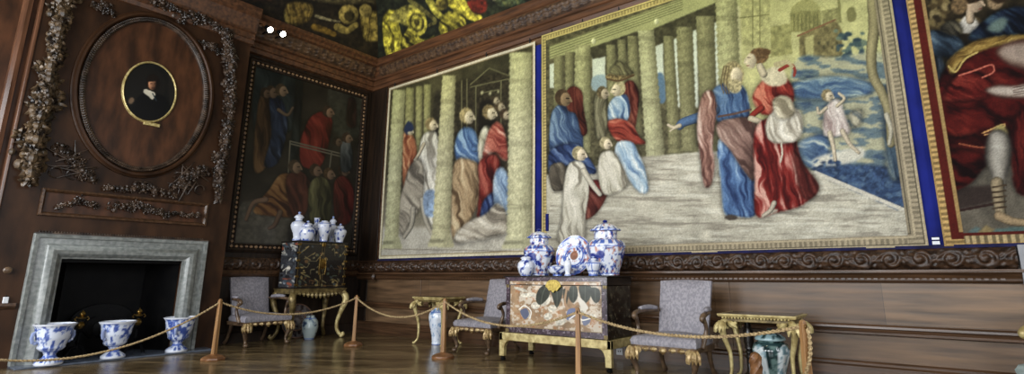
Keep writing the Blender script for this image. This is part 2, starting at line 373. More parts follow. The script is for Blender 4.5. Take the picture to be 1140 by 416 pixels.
# chimney breast with its fire opening (y -4.38 .. -3.10, up to z 1.20)
b = B(); b.box(-.55, 0, -5.0, -4.38, 0, 5.2).box(-.55, 0, -3.10, -2.55, 0, 5.2).box(-.55, 0, -4.38, -3.10, 1.2, 5.2)
struct(b.build('wall_chimney', m_chim))
b = B(); b.box(-.62, -.55, -4.5, -3.0, 0, 1.3)
b.add([(-.55, -4.38, 0), (-.06, -4.375, 0), (-.06, -4.375, 1.2), (-.55, -4.2, 1.2), (-.55, -4.2, 0)], [(1, 2, 3, 4)])
b.add([(-.04, -3.105, 0), (-.54, -3.34, 0), (-.54, -3.34, 1.2), (-.04, -3.105, 1.2)], [(0, 1, 2, 3)]).box(-.55, -.02, -4.38, -3.10, 1.16, 1.2)
firebox = struct(b.build('firebox_lining', m_soot))
struct(B().box(-.6, .31, -4.66, -2.66, 0, .022).build('hearth_slab', m_slate, bevel=.006))

def relief(name, mat, P, S, T, h, parent=None):
    """carved surface: P(s, t) -> (points, normals), h(s, t) -> height"""
    s, t = np.meshgrid(S, T); p, n = P(s, t); o, _ = gridmesh(name, p+n*h(s, t)[..., None], mat, parent); return o
def scroll(s, t, p, H):
    k = np.floor(s/p); u = (s/p-k-.5)*p/H; v = (t-.5)*np.where(k % 2 == 0, 1, -1); r = np.hypot(u, v); th = np.arctan2(v, u)
    g = .5+.5*np.cos(2*PI*r*2.6-th*1.0); g = np.clip(g*1.6-.45, 0, 1)*np.exp(-(r/.62)**6)
    ros = np.clip(1-(r/.15)**2, 0, 1)**.5*1.2
    st = np.exp(-((v-.34*np.cos(u*PI*H/p))/.09)**2)*.75; lv = np.clip(np.cos(th*7+r*4), 0, 1)*np.exp(-((r-.62)/.2)**2)*.8
    return np.maximum.reduce([g, ros, st, lv])*np.clip(np.minimum(t, 1-t)*9, 0, 1)
def leafrow(s, t, p):
    u = np.abs(((s/p) % 1)-.5)*2; v = t; w = 1-v**2*.8
    a = np.clip(1-(u/np.maximum(w, .1))**2, 0, 1)**.5*np.clip(np.minimum(v, 1-v)*6, 0, 1); return a*(.75+.25*np.cos(v*22+u*5))
def frieze_pt(s, t):
    z = 1.055+.195*t; d = .035+.055*np.sin(PI*np.clip(t, 0, 1))**.6
    n = np.stack([0*s, -np.cos((t-.5)*1.9), np.sin((t-.5)*1.9)], -1); return np.stack([s, -d, z], -1), n
FX0, FX1 = XW+.03, 9.02
o = relief('trim_1', m_frieze, frieze_pt, np.arange(FX0, FX1, .011), np.linspace(0, 1, 26), lambda s, t: .026*scroll(s, t, .235, .20)+.010*(fbm(s*45, t*9, 4, 2)-.5)*np.clip(np.minimum(t, 1-t)*9, 0, 1)); struct(o)
def hmould(name, prof, x0=XW, x1=11.4, mat=None): return struct(B().prism(prof, 'x', x0, x1).build(name, mat or m_ledge))
hmould('trim_2', [(.02, 1.06), (-.10, 1.055), (-.105, 1.03), (-.08, 1.012), (-.06, .985), (-.052, .975), (-.05, .955), (-.03, .935), (.02, .93)])
hmould('trim_3', [(.02, 1.275), (-.05, 1.275), (-.055, 1.255), (-.03, 1.24), (.02, 1.24)], x1=FX1)
hmould('trim_4', [(.02, .545), (-.035, .545), (-.062, .53), (-.065, .51), (-.045, .5), (-.04, .485), (-.055, .475), (-.055, .455), (-.03, .445), (.02, .44)])
hmould('baseboard_right', [(.02, .205), (-.02, .205), (-.035, .19), (-.035, .17), (-.05, .155), (-.05, 0), (.02, 0)])
b = B()
for k in range(int((FX1-.3)/.055)): b.box(.25+k*.055, .283+k*.055, -.066, -.04, .962, .978)
struct(b.build('trim_5', m_ledge))
b = B()
for x in (1.25, 3.05, 6.38, 9.2): b.box(x, x+.17, -.016, .01, .205, .44).box(x, x+.17, -.016, .01, .545, .935)
struct(b.build('trim_6', m_wall, bevel=.005))
# edge strip with its small carved foot beside the corner
struct(B().box(.20, .25, -.03, 0, 1.0, 4.6).build('trim_7', m_ledge, bevel=.006))
tag(B().ball((.23, -.035, 1.0), .05, sc=(.8, .8, 1.1)).leaf((.23, -.09, 1.06), (0, 0, -1), (0, -1, 0), .16, .08).build('carved_bracket', m_frieze, smooth=True),
    'small dark carved bracket at the foot of the upright strip in the corner', 'bracket')

struct(B().box(XW, .17, -.025, .01, 1.0, 4.62).box(XW, -.06, -.02, .01, .0, 1.0).build('corner_shade_boards', m_wall_d, bevel=.008))  # dark boards added in the corner to stand in for its shade
# cornice: carved bed and fillets, mitred in the corner (the left run stands twice as far out)
CP = [(-.0, 5.19), (.19, 5.19), (.19, 5.13), (.165, 5.10), (.165, 5.05), (.14, 5.03), (.085, 4.84), (.085, 4.80), (.06, 4.785), (.06, 4.70), (.045, 4.69), (.03, 4.63), (0, 4.62)]
struct(B().prism([(-q, z) for q, z in CP], 'x', lambda p: XW-2*p[0], 11.4).build('trim_8', m_corn))
struct(B().prism([(XW+2*q, z) for q, z in CP], 'y', -8.5, lambda p: -(p[0]-XW)/2).build('trim_9', m_corn))
def cr(s, t):
    q = .085+.055*t; z = 4.84+.19*t; n = np.stack([0*s, -.96+0*s, -.28+0*s], -1); return np.stack([s, -q-.003, z], -1), n
struct(relief('trim_10', m_corn_c, cr, np.arange(.03, 6.5, .012), np.linspace(0, 1, 16), lambda s, t: .026*np.maximum(leafrow(s, t, .16), leafrow(s+.08, 1-t, .16)*.8)))
def cl(s, t):
    q = .085+.055*t; z = 4.84+.19*t; n = np.stack([.9+0*s, 0*s, -.43+0*s], -1); return np.stack([XW+2*q+.003, s, z], -1), n
struct(relief('trim_11', m_corn_c, cl, np.arange(-6.5, -.13, .012), np.linspace(0, 1, 16), lambda s, t: .03*np.maximum(leafrow(s, t, .16), leafrow(s+.08, 1-t, .16)*.8)))
struct(B().prism([(0+1.15*q-.01, z+.004) for q, z in CP], 'y', -5.02, -2.52).build('trim_18', m_corn))
# dado under the dark painting, ledge left of the fireplace, panel strips at the far left
def dl(s, t): return np.stack([XW+.02+.03*np.sin(PI*t), s, 1.08+.2*t], -1), np.stack([1+0*s, 0*s, 0*s], -1)
struct(relief('trim_12', m_frieze, dl, np.arange(-2.5, -.02, .012), np.linspace(0, 1, 22), lambda s, t: .022*scroll(s, t, .30, .2)))
struct(B().prism([(XW, 1.09), (XW+.07, 1.085), (XW+.05, 1.03), (XW+.02, 1.0), (XW, .99)], 'y', -2.55, 0).build('trim_13', m_ledge))
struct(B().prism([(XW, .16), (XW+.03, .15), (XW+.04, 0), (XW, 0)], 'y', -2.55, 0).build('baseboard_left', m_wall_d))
struct(B().prism([(0, .70), (.05, .70), (.05, .67), (.02, .64), (0, .63)], 'y', -5.0, -4.70).prism([(-.12, .70), (.0, .70), (.0, .67), (-.1, .63), (-.12, .63)], 'y', -8.5, -5.0).build('trim_14', m_ledge))
strip = [(-.12, -5.155), (-.085, -5.145), (-.07, -5.11), (-.075, -5.07), (-.12, -5.06)]
b = B(); vs = [(x, y, .74) for x, y in strip]+[(x, y, 5.1) for x, y in strip]; n = len(strip)
b.add(vs, [(i, (i+1) % n, n+(i+1) % n, n+i) for i in range(n)]+[tuple(range(n)), tuple(range(n, 2*n))]); struct(b.build('trim_15', m_strip))
struct(B().box(-.115, .022, -5.02, -4.985, .74, 5.1).build('trim_16', m_strip, bevel=.01))
tag(B().lathe([(.001, 0), (.035, .004), (.04, .012), (.028, .022), (.018, .03), (.03, .045), (.026, .062), (.001, .07)], 16, (-.0, -4.82, 1.06), 'x').build('bell_knob', m_chw, smooth=True),
    'small round wooden bell knob on the panelling left of the fireplace', 'knob')
t = thing('shutter_box', 'small white plastic box on the ledge left of the fireplace', 'box', (.025, -4.79, .70))
B().box(-.02, .02, -.022, .022, 0, .07).build('casing', m_white, t, bevel=.005); B().lathe([(.008, 0), (.007, .015), (.001, .017)], 12, (0, 0, .07)).build('button', m_iron, t)

# ------------------------------------------------------------------ painted coves above the cornice
def cove(side, S, A):
    s, a = np.meshgrid(S, A); off = 1.35*(1-np.cos(a)); z = 5.16+1.35*np.sin(a)
    if side == 'R':
        x0 = XW+.33+off; x = x0+(11.0-x0)*s; return np.stack([x, -.17-off, z], -1)
    y0 = -.17-off; y = y0+(-8.2-y0)*s; return np.stack([XW+.33+off, y, z], -1)
OL, OD = (196, 188, 92), (74, 70, 36)
P = Paint(cove('R', np.linspace(0, 1, 700)**1.25, np.linspace(0, PI/2, 130)), (44, 48, 36))
P.c *= (.7+.6*fbm(P.px*.07, P.py*.07, 3))[..., None]
P.drape([(430, 62), (426, 20), (440, 12), (448, 40), (462, 58), (448, 68)], (168, 160, 76), OL, (96, 90, 42), 70, 1.2, 4)
P.fill([(432, 22), (446, 8), (468, 6), (474, 24), (462, 34), (446, 26)], (150, 144, 84), soft=1, var=.3)
for r_, c_ in ((15, (178, 170, 88)), (11, (92, 88, 48)), (8, (184, 176, 92)), (4, (70, 66, 36))): P.ell(464, 25, r_*.75, r_, c_, -15)
P.drape([(446, 50), (456, 30), (470, 44), (484, 40), (478, 54), (456, 62)], (110, 104, 52), (190, 182, 92), (40, 38, 22), 30, 1.6, 8)
P.limb([(478, 0), (486, 14), (496, 22)], (9, 6), (178, 172, 92)); P.limb([(498, -4), (512, 10), (524, 18), (534, 20)], (14, 6), OL)
P.drape([(488, 30), (496, 14), (512, 14), (520, 24), (510, 36), (496, 42)], (136, 130, 66), OL, (56, 52, 28), 55, 1.4, 3)
P.fill([(518, 4), (534, -2), (542, 2), (540, 14), (528, 14)], (104, 46, 36), soft=2); P.limb([(512, -2), (520, 12), (530, 22)], (10, 5), OL); P.ell(492, 4, 7, 8, (120, 112, 62), shade=.4)
P.drape([(430, -30), (480, -60), (620, -40), (600, -4), (560, 8), (540, -8), (500, -10), (450, 0)], (70, 82, 66), (120, 124, 84), (36, 40, 32), 60, .5, 6)
P.line([(456, 0), (484, 22), (478, 28)], (5, 3), (104, 100, 62)); P.line([(550, 0), (562, -10), (580, -20)], (3, 2), (150, 150, 120))
P.c *= (.35+1.25*fbm(P.px*.3, P.py*.3, 12))[..., None]
o, u = gridmesh('ceiling', P.V, m_cove); setcol(o, P.finish(.04, .1, 9, 1.1, 1.25).reshape(-1, 3)[u]); struct(o)
P = Paint(cove('L', np.linspace(0, 1, 700), np.linspace(0, PI/2, 130)), (34, 28, 19)); P.c *= (.6+.8*fbm(P.px*.07, P.py*.07, 5))[..., None]
P.drape([(318, 6), (332, 2), (348, 6), (346, 20), (334, 28), (318, 24)], (112, 92, 44), (158, 138, 72), (50, 40, 20), 80, 1.6, 2)
P.ell(388, 16, 11, 11, (138, 122, 66), 20, shade=.4); P.ell(389, 18, 6, 6, (50, 44, 24)); P.limb([(376, 30), (386, 34), (396, 28)], (9, 7), (140, 124, 66))
P.drape([(402, 16), (418, 12), (430, 20), (430, 40), (420, 46), (406, 44), (402, 30)], (132, 116, 58), (176, 160, 84), (60, 50, 26), 85, 1.2, 3)
P.ell(407, 12, 7, 8, (126, 112, 62), shade=.4); P.limb([(350, 30), (362, 34), (372, 38)], (8, 6), (112, 88, 36)); P.limb([(352, 18), (366, 22), (378, 24)], (4, 2), (128, 120, 90))
P.drape([(330, -6), (380, -10), (430, -20), (436, 4), (410, 4), (370, 4)], (84, 76, 50), (120, 110, 72), (40, 34, 22), 30, .8, 6)
P.drape([(240, -40), (320, -30), (300, 2), (262, -6)], (70, 44, 26), (104, 70, 40), (34, 22, 14), 30, .8, 6)
P.c *= (.3+1.15*fbm(P.px*.3, P.py*.3, 15))[..., None]
o, u = gridmesh('ceiling.001', P.V, m_cove, flip=True); setcol(o, P.finish(.04).reshape(-1, 3)[u]); struct(o)
struct(B().box(1.3, 11.5, -8.6, -1.4, 6.505, 6.6).build('ceiling.002', M('ceiling_plaster', (120, 110, 84), (84, 78, 60), (1, 1, 1), rough=.8)))
# dark plain walls behind the photographer and at the room's end, with tall window openings
m_far = M('plain_oak_panelling', (70, 46, 30), (48, 31, 20), (3, 3, 1), rough=.5)
b = B(); WX = [(-.0, 1.9), (3.0, 4.9), (6.0, 7.9), (9.0, 10.6)]; x = -.4
for a0, a1 in WX: b.box(x, a0, -8.8, -8.6, 0, 6.6); b.box(a0, a1, -8.8, -8.6, 0, .8); b.box(a0, a1, -8.8, -8.6, 4.6, 6.6); x = a1
b.box(x, 11.5, -8.8, -8.6, 0, 6.6); struct(b.build('wall_front', m_far))
b = B().box(11.5, 11.7, -8.6, -4.6, 0, 6.6).box(11.5, 11.7, -2.6, .2, 0, 6.6).box(11.5, 11.7, -4.6, -2.6, 0, 1.2).box(11.5, 11.7, -4.6, -2.6, 4.6, 6.6); struct(b.build('wall_end', m_far))
# ------------------------------------------------------------------ fireplace wall
# stone surround: bolection moulding swept round three sides
def surround():
    # profile: d = distance outward from the opening, X = projection
    prof = [(0, .0), (0, .045), (.02, .05), (.03, .075), (.06, .105), (.10, .115), (.14, .10), (.165, .07), (.17, .055), (.235, .05), (.24, .075), (.275, .08), (.285, .06), (.285, 0)]
    y0, y1, zt = -4.38, -3.10, 1.20; n = len(prof); vs = []
    for sec in range(4):
        for d, x in prof:
            vs.append([(x, y0-d, .022), (x, y0-d, zt+d), (x, y1+d, zt+d), (x, y1+d, .022)][sec])
    fs = []
    for s in range(3):
        for i in range(n-1): fs.append((s*n+i, s*n+i+1, (s+1)*n+i+1, (s+1)*n+i))
    fs += [tuple(range(n)), tuple(range(3*n, 4*n))]
    return B().add(vs, fs)
t = thing('fireplace_surround', 'grey marble fireplace surround with a rounded moulding', 'fireplace', (0, 0, 0))
surround().build('moulding', m_stone, t, smooth=True, angle=30)
b = B()
for y in np.arange(-4.62, -2.86, .028): b.ball((.03, y, 1.508), .013, 6, 4)
b.box(.0, .05, -4.665, -2.815, 1.485, 1.5); b.build('carved_top_edge', m_carve, t, smooth=True)
# iron fireback and two andirons
t = thing('fireback', 'dark arched iron fireback at the back of the hearth', 'fireback', (-.5, -3.75, .022))
arch = [(-.33, 0), (.33, 0), (.33, .42)]+[(.33*math.cos(a), .42+.2*math.sin(a)) for a in np.linspace(0, PI, 12)[1:-1]]+[(-.33, .42)]
vs = [(0, y, z) for y, z in arch]+[(.04, y, z) for y, z in arch]; n = len(arch)
B().add(vs, [(i, (i+1) % n, n+(i+1) % n, n+i) for i in range(n)]+[tuple(range(n)), tuple(range(n, 2*n))]).build('plate', m_iron, t, bevel=.006)
b = B(); b.ball((.045, 0, .3), .1, 10, 6, (.3, 1, 1.2))
for s in (-1, 1): b.tube([(.045, s*.1, .2), (.05, s*.2, .3), (.05, s*.17, .42), (.045, s*.08, .46)], [.02, .018, .014, .006], 6)
b.build('crest', m_iron, t, smooth=True)
def andiron(y, label):
    t = thing('andiron', label, 'andiron', (-.08, y, .022), group='brass topped andirons')
    B().lathe([(.02, .12), (.016, .16), (.03, .19), (.014, .22), (.014, .3), (.03, .32), (.014, .34), (.012, .44)], 12).build('shaft', m_iron, t, smooth=True)
    B().lathe([(.001, -.045), (.03, -.036), (.045, 0), (.034, .03), (.014, .045)], 12, (0, 0, .385)).build('lower_ball', m_brass, t, smooth=True)
    b = B().lathe([(.014, 0), (.05, .012), (.052, .024), (.02, .04), (.034, .062), (.03, .08), (.008, .1), (.001, .115)], 12, (0, 0, .455))
    for s in (-1, 1): b.tube([(0, s*.02, .47), (0, s*.055, .485), (0, s*.07, .46), (0, s*.055, .445)], .009, 6)
    b.build('finial', m_brass, t, smooth=True)
    b = B()
    for s in (-1, 1): b.tube([(0, s*.01, .14), (0, s*.05, .12), (.0, s*.085, .05), (0, s*.11, .0)], [.02, .018, .015, .02], 8)
    b.tube([(0, 0, .13), (-.1, 0, .11), (-.3, 0, .1), (-.3, 0, 0)], .014, 6); b.build('foot', m_iron, t, smooth=True)
andiron(float(atX(92, 350, -.08)[1]), 'left brass-topped iron andiron in the dark fire opening')
andiron(float(atX(155, 350, -.08)[1]), 'right brass-topped iron andiron in the dark fire opening')

# blue and white ware: colours painted round each lathe
WHT, BLU, DBL = np.array([226, 230, 240.]), np.array([78, 104, 178.]), np.array([34, 46, 124.])
def ware(prof, name, parent, n=84, bands=(), dens=.52, sc=9.0, seed=1, white=WHT, blue=BLU, dark=DBL, sub=3, red=None, panels=0, mat=None, c=(0, 0, 0), octa=0, motif=None):
    """glazed pot: profile refined, white ground with blue sprays, solid bands at (z0, z1, colour)"""
    p = np.array(prof, float); q = [p[0]]
    for i in range(len(p)-1):
        L = max(1, int(np.hypot(*(p[i+1]-p[i]))/.012))
        for k in range(1, L+1): q.append(p[i]+(p[i+1]-p[i])*k/L)
    q = np.array(q); m = len(q); ang = 2*PI*np.arange(n)/n; b = B()
    rr = q[:, 0][:, None]*np.ones(n)
    if octa: rr = rr*(math.cos(PI/octa)/np.cos((ang+PI/octa) % (2*PI/octa)-PI/octa)*.5+.5)[None, :]
    V = np.stack([rr*np.cos(ang)+c[0], rr*np.sin(ang)+c[1], np.repeat(q[:, 1][:, None], n, 1)+c[2]], -1)
    fs = [(i*n+k, i*n+(k+1) % n, (i+1)*n+(k+1) % n, (i+1)*n+k) for i in range(m-1) for k in range(n)]+[tuple(range(n))[::-1], tuple(range((m-1)*n, m*n))]
    b.add(V.reshape(-1, 3), fs); o = b.build(name, mat or m_glaze, parent, smooth=True, angle=50)
    R0 = q[:, 0].max(); A = np.cos(ang)[None, :]*R0*np.ones((m, 1)); Bq = np.sin(ang)[None, :]*R0*np.ones((m, 1)); Z = np.repeat(q[:, 1][:, None], n, 1)
    aa = ((ang-.75*PI) % (2*PI))[None, :]*R0*np.ones((m, 1)); f = fbm(aa*sc*1.7+seed*3, Z*sc*1.7+seed, seed, 4); g = fbm(aa*sc*4, Z*sc*4+7, seed+4, 2)
    c_ = WHT*0+white; c_ = np.repeat(np.repeat(c_[None, None, :], m, 0), n, 1)
    k = np.clip((f-dens)*11, 0, 1)*np.clip((g-.33)*6, 0, 1); c_ = c_*(1-k[..., None])+blue*k[..., None]
    k = np.clip((f-dens-.1)*14, 0, 1); c_ = c_*(1-k[..., None])+dark*k[..., None]
    if red is not None:
        f2 = fbm((aa+5)*sc*1.6, Z*sc*1.6+9, seed+21, 3); k = np.clip((f2-.63)*14, 0, 1)*.8; c_ = c_*(1-k[..., None])+np.array(red)*k[..., None]
    if panels:
        k = (np.abs(np.sin(ang*panels/2+.5)) < .14).astype(float)[None, :]*((Z > q[:, 1].min()+.2*np.ptp(q[:, 1])) & (Z < q[:, 1].max()-.2*np.ptp(q[:, 1]))); c_ = c_*(1-.7*k[..., None])+blue*.7*k[..., None]
    for z0, z1, cc in bands:
        k = ((Z >= z0) & (Z <= z1)).astype(float)
        if isinstance(cc, str): k = k*(np.sin(ang*14)[None, :] > 0); cc = blue
        c_ = c_*(1-k[..., None])+np.array(cc)*k[..., None]
    if motif: c_ = motif(c_, ang[None, :]*np.ones((m, 1)), Z)
    setcol(o, c_.reshape(-1, 3)); return o
def urn(y, x, h, label, seed, rz):
    t = thing('delft_urn', label, 'urn', (x, y, .022), rz, 'blue and white urns on the hearth'); k = h/.46
    pr = [(.0, 0), (.125, 0), (.135, .015), (.13, .035), (.10, .06), (.065, .085), (.055, .115), (.07, .14), (.085, .15), (.11, .165), (.13, .19), (.128, .215), (.135, .23), (.16, .3), (.17, .37), (.18, .42), (.20, .445), (.205, .46), (.19, .462), (.17, .44), (.15, .3), (.05, .2), (.0, .19)]
    ware([(r*k, z*k) for r, z in pr], 'bowl', t, 110, [(.0, .02*k, WHT), (.08*k, .1*k, BLU), (.445*k, .465*k, WHT), (.145*k, .155*k, BLU), (.4*k, .415*k, 'zig')], .46, 14, seed, white=np.array([216, 223, 238.]), blue=np.array([104, 128, 190.]), dark=np.array([62, 84, 156.]))
    for s in (-1, 1):
        b = B(); b.tube([(0, s*.145*k, .25*k), (0, s*.185*k, .26*k), (0, s*.20*k, .31*k), (0, s*.195*k, .36*k), (0, s*.165*k, .38*k)], [.012, .016, .018, .016, .012], 8); b.ball((0, s*.16*k, .25*k), .02)
        o = b.build('handle', m_glaze, t, smooth=True); v = np.array([p.co for p in o.data.vertices]); setcol(o, WHT*.5+BLU*.5+0*v)
urn(float(atX(53, 408, .24)[1]), .24, .445, 'blue and white urn at the left end of the hearth', 3, .2)
urn(float(atX(125, 400, .2)[1]), .2, .43, 'blue and white urn in the middle of the hearth', 8, .5)
urn(float(atX(196, 394, .2)[1]), .2, .44, 'blue and white urn at the right end of the hearth', 14, 1.0)

# carved panel over the fireplace
t = thing('carved_overmantel_panel', 'long sunk panel with carved fruit swag just above the fireplace', 'carved panel', (0, 0, 0))
b = B(); ys, zs = (-4.67, -2.87), (1.70, 2.02)
vs = []; prof = [(0, 0), (0, .05), (.022, .055), (.04, .03), (.045, 0)]
for cy, cz, sy, sz in ((ys[0], zs[0], 1, 1), (ys[1], zs[0], -1, 1), (ys[1], zs[1], -1, -1), (ys[0], zs[1], 1, -1)):
    for d, x in prof: vs.append((x, cy+sy*d, cz+sz*d))
n = len(prof); b.add(vs, [(s*n+i, s*n+(i+1) % n, ((s+1) % 4)*n+(i+1) % n, ((s+1) % 4)*n+i) for s in range(4) for i in range(n)]); b.build('frame', m_ledge, t)
B().box(-.005, .006, ys[0]+.03, ys[1]-.03, zs[0]+.03, zs[1]-.03).build('field', m_burr, t)
def carving(pts, wid, count, seed, big=1.0, leafr=.55, dep=.06):
    """thick carved festoon of leaves, flowers and fruit on the plane X = 0; pts: (y, z) path, wid: width along the path"""
    R = random.Random(seed); b = B(); n = len(pts)
    def along(u):
        u *= n-1; i = min(int(u), n-2); f = u-i; return [pts[i][k]+(pts[i+1][k]-pts[i][k])*f for k in (0, 1)], (wid[i]+(wid[i+1]-wid[i])*f if hasattr(wid, '__len__') else wid)
    for _ in range(count):
        (y, z), w = along(R.random()); q = R.gauss(0, .38); q = max(-1, min(1, q)); a = R.random()*2*PI; rr = w*.5*abs(q)
        y += rr*math.cos(a); z += rr*math.sin(a); x = .02+dep*(1-abs(q))*R.uniform(.5, 1.1); k = R.random()
        if k < leafr:
            d = R.random()*2*PI; b.leaf((x, y, z), (R.uniform(-.2, .5), math.cos(d), math.sin(d)), (1, R.uniform(-.5, .5), R.uniform(-.5, .5)), big*R.uniform(.035, .075), big*R.uniform(.028, .05), R.uniform(.2, .6))
        elif k < leafr+.25:
            m = R.choice((5, 6)); rp = big*R.uniform(.028, .05); b.ball((x+.01, y, z), rp*.4, 6, 4)
            for j in range(m):
                d = 2*PI*j/m+a; b.leaf((x, y+math.cos(d)*rp*.25, z+math.sin(d)*rp*.25), (.35, math.cos(d), math.sin(d)), (1, -.3*math.cos(d), -.3*math.sin(d)), rp, rp*.8, .35)
        else: b.ball((x+.01, y, z), big*R.uniform(.014, .034), 7, 5, (.9, 1, R.uniform(.9, 1.3)))
    return b
b = carving([(-4.52, 1.80), (-4.35, 1.90), (-4.1, 1.84)], [.05, .14, .08], 70, 1, .7); o1 = b
b.build('carved_swag', m_carve, t, smooth=True); b = B(); c2 = carving([(-4.05, 1.84), (-3.78, 1.89), (-3.6, 1.9), (-3.45, 1.83)], [.1, .2, .2, .12], 120, 2, .75); b.add(c2.v, c2.f)
c2 = carving([(-3.45, 1.82), (-3.25, 1.84), (-3.1, 1.83), (-2.98, 1.85)], [.12, .08, .06, .12], 60, 3, .7); b.add(c2.v, c2.f)
b.build('carved_swag', m_carve, t, smooth=True)
# hanging carved drops, trophies and crest round the oval
o = carving([(-4.80, 4.95), (-4.80, 4.4), (-4.83, 3.9), (-4.80, 3.5)], [.22, .26, .2, .12], 330, 11, 1.55, .34, .13)
c2 = carving([(-4.84, 3.5), (-4.80, 3.1), (-4.84, 2.8), (-4.83, 2.45), (-4.82, 2.05)], [.14, .34, .22, .36, .12], 430, 12, 1.55, .3, .15); o.add(c2.v, c2.f)
tag(o.build('carved_drop', m_carve_l, None, smooth=True), 'tall carved drop of fruit and flowers hanging left of the oval', 'wood carving', 'carved drops beside the oval')
o = carving([(-2.98, 4.7), (-2.86, 4.3), (-2.8, 3.8), (-2.76, 3.4)], [.2, .24, .18, .16], 300, 21, 1.4, .4, .1)
o.ball((.06, -2.78, 3.06), .07, 10, 7, (.6, .9, 1.9)); c2 = carving([(-2.76, 3.3), (-2.77, 2.9), (-2.80, 2.5), (-2.76, 2.08)], [.14, .2, .2, .1], 280, 22, 1.35, .4, .1); o.add(c2.v, c2.f)
tag(o.build('carved_drop', m_carve, None, smooth=True), 'tall carved drop of leaves and pods hanging right of the oval', 'wood carving', 'carved drops beside the oval')
def trophy(seed, c, label, s):
    o = carving([(c[0]-.2*s, c[1]+.2), (c[0], c[1]+.02), (c[0]+.2*s, c[1]-.18)], [.14, .36, .16], 90, seed, .8, .5, .05); R = random.Random(seed)
    for _ in range(12):
        a = R.uniform(0, PI); l = R.uniform(.12, .24); y = c[0]+R.uniform(-.12, .12); z = c[1]+R.uniform(-.14, .12); dy, dz = math.cos(a)*l, math.sin(a)*l
        o.tube([(.03, y-dy, z-dz), (.055, y, z), (.03, y+dy, z+dz)], [.006, .011, .005], 6)
    for k in range(3): o.tube([(.03+.02*math.sin(u), c[0]+.16*s*(k-1)+.06*math.cos(u), c[1]-.13+.06*math.sin(u)) for u in np.linspace(0, 5, 14)], .008, 6)
    tag(o.build('carved_trophy', m_carve, None, smooth=True), label, 'wood carving', 'carved trophies below the oval')
trophy(31, (-4.42, 2.35), 'open carved trophy of scrolls below the left side of the oval', 1)
trophy(32, (-3.17, 2.34), 'open carved trophy of scrolls below the right side of the oval', -1)
o = carving([(-4.1, 2.09), (-3.85, 2.11), (-3.7, 2.16), (-3.55, 2.12), (-3.3, 2.08)], [.05, .1, .18, .1, .05], 110, 41, .8, .5, .07)
for s in (-1, 1): o.tube([(.05, -3.70+s*(.03+.07*math.cos(u)*(1-u/7)), 2.17+.07*math.sin(u)*(1-u/7)) for u in np.linspace(0, 5, 16)], .016, 8)
tag(o.build('carved_crest', m_carve, None, smooth=True), 'carved scrolled crest centred under the oval above the long panel', 'wood carving')
o = carving([(-4.35, 4.72), (-4.0, 4.8), (-3.6, 4.72), (-3.3, 4.76), (-3.0, 4.66)], [.1, .16, .3, .2, .12], 220, 51, 1.1, .6, .09)
tag(o.build('carved_garland', m_carve, None, smooth=True), 'carved leafy garland spreading over the top of the oval', 'wood carving')
for k, (cy, cz) in enumerate(((-4.42, 4.42), (-3.12, 4.36))):
    o = carving([(cy-.12, cz), (cy, cz+.05), (cy+.12, cz-.05)], [.1, .2, .1], 60, 61+k, .9, .7, .04)
    tag(o.build('carved_spray', m_carve, None, smooth=True), ['small carved leaf spray in the upper left corner outside the oval', 'small carved leaf spray in the upper right corner outside the oval'][k], 'wood carving', 'carved leaf sprays')

# big oval moulding, plain field and the little gilt-framed portrait
OC = (-3.79, 3.45)
def oval_ring(prof, ay, az, n=160, c=OC, bump=None):
    vs = []; fs = []; m = len(prof)
    for k in range(n):
        a = 2*PI*k/n; nl = math.hypot(math.cos(a)/ay, math.sin(a)/az); ny, nz = math.cos(a)/ay/nl, math.sin(a)/az/nl
        for i, (d, x) in enumerate(prof):
            xx = x+(bump(k, i) if bump else 0); vs.append((xx, c[0]+ay*math.cos(a)+ny*d, c[1]+az*math.sin(a)+nz*d))
    for k in range(n):
        for i in range(m-1): fs.append((k*m+i, k*m+i+1, ((k+1) % n)*m+i+1, ((k+1) % n)*m+i))
    return B().add(vs, fs)
t = thing('oval_moulding', 'large dark carved oval moulding framing the plain walnut field', 'oval frame', (0, 0, 0))
oval_ring([(-.005, 0), (0, .05), (.02, .07), (.045, .065), (.06, .035), (.075, .03), (.08, 0)], .745, 1.10).build('outer_roll', m_chim, t, smooth=True, angle=50)
b = B(); N_ = 210
oval_ring([(-.075, 0), (-.07, .035), (-.04, .055), (-.01, .035), (0, .0)], .745, 1.10).build('carved_band_bed', m_carve, t, smooth=True)
for k in range(N_):
    a = 2*PI*k/N_
    for d, sz in ((-.055, .013), (-.025, .015)):
        b.ball((.05, OC[0]+(.745+d)*math.cos(a+(.012 if d < -.04 else 0)), OC[1]+(1.10+d)*math.sin(a+(.012 if d < -.04 else 0))), sz, 6, 4, (1, 1.3, .8))
b.build('carved_band', m_carve, t, smooth=True)
b = B(); n = 96; vs = [(.004, OC[0]+.68*math.cos(2*PI*k/n), OC[1]+1.035*math.sin(2*PI*k/n)) for k in range(n)]; b.add(vs, [tuple(range(n))]); b.build('field', m_burr, t)
PC = (-3.775, 3.475)
t = thing('oval_portrait', 'small gilt-framed oval portrait of a man in black with a white collar', 'painting', (0, 0, 0))
oval_ring([(0, 0), (0, .025), (.01, .036), (.02, .032), (.026, .02), (.03, 0)], .292, .408, 96, PC).build('frame', m_goldframe, t, smooth=True, angle=50)
Sg, Tg = np.meshgrid(np.linspace(-1, 1, 90), np.linspace(-1, 1, 120)); V = np.stack([0*Sg+.016, PC[0]+.29*Sg, PC[1]+.405*Tg], -1)
P = Paint(V, (26, 26, 24)); P.c *= (.7+.7*fbm(P.px*.2, P.py*.2, 2))[..., None]; P.ell(160, 95, 26, 20, (36, 33, 29), soft=8)
P.fill([(146, 136), (150, 114), (160, 104), (176, 104), (188, 114), (192, 136)], (12, 12, 14), soft=2); P.ell(170, 92, 7.5, 10, (30, 21, 15), soft=2); P.ell(169.5, 94, 4.4, 6.2, (168, 124, 94), soft=2, shade=.7)
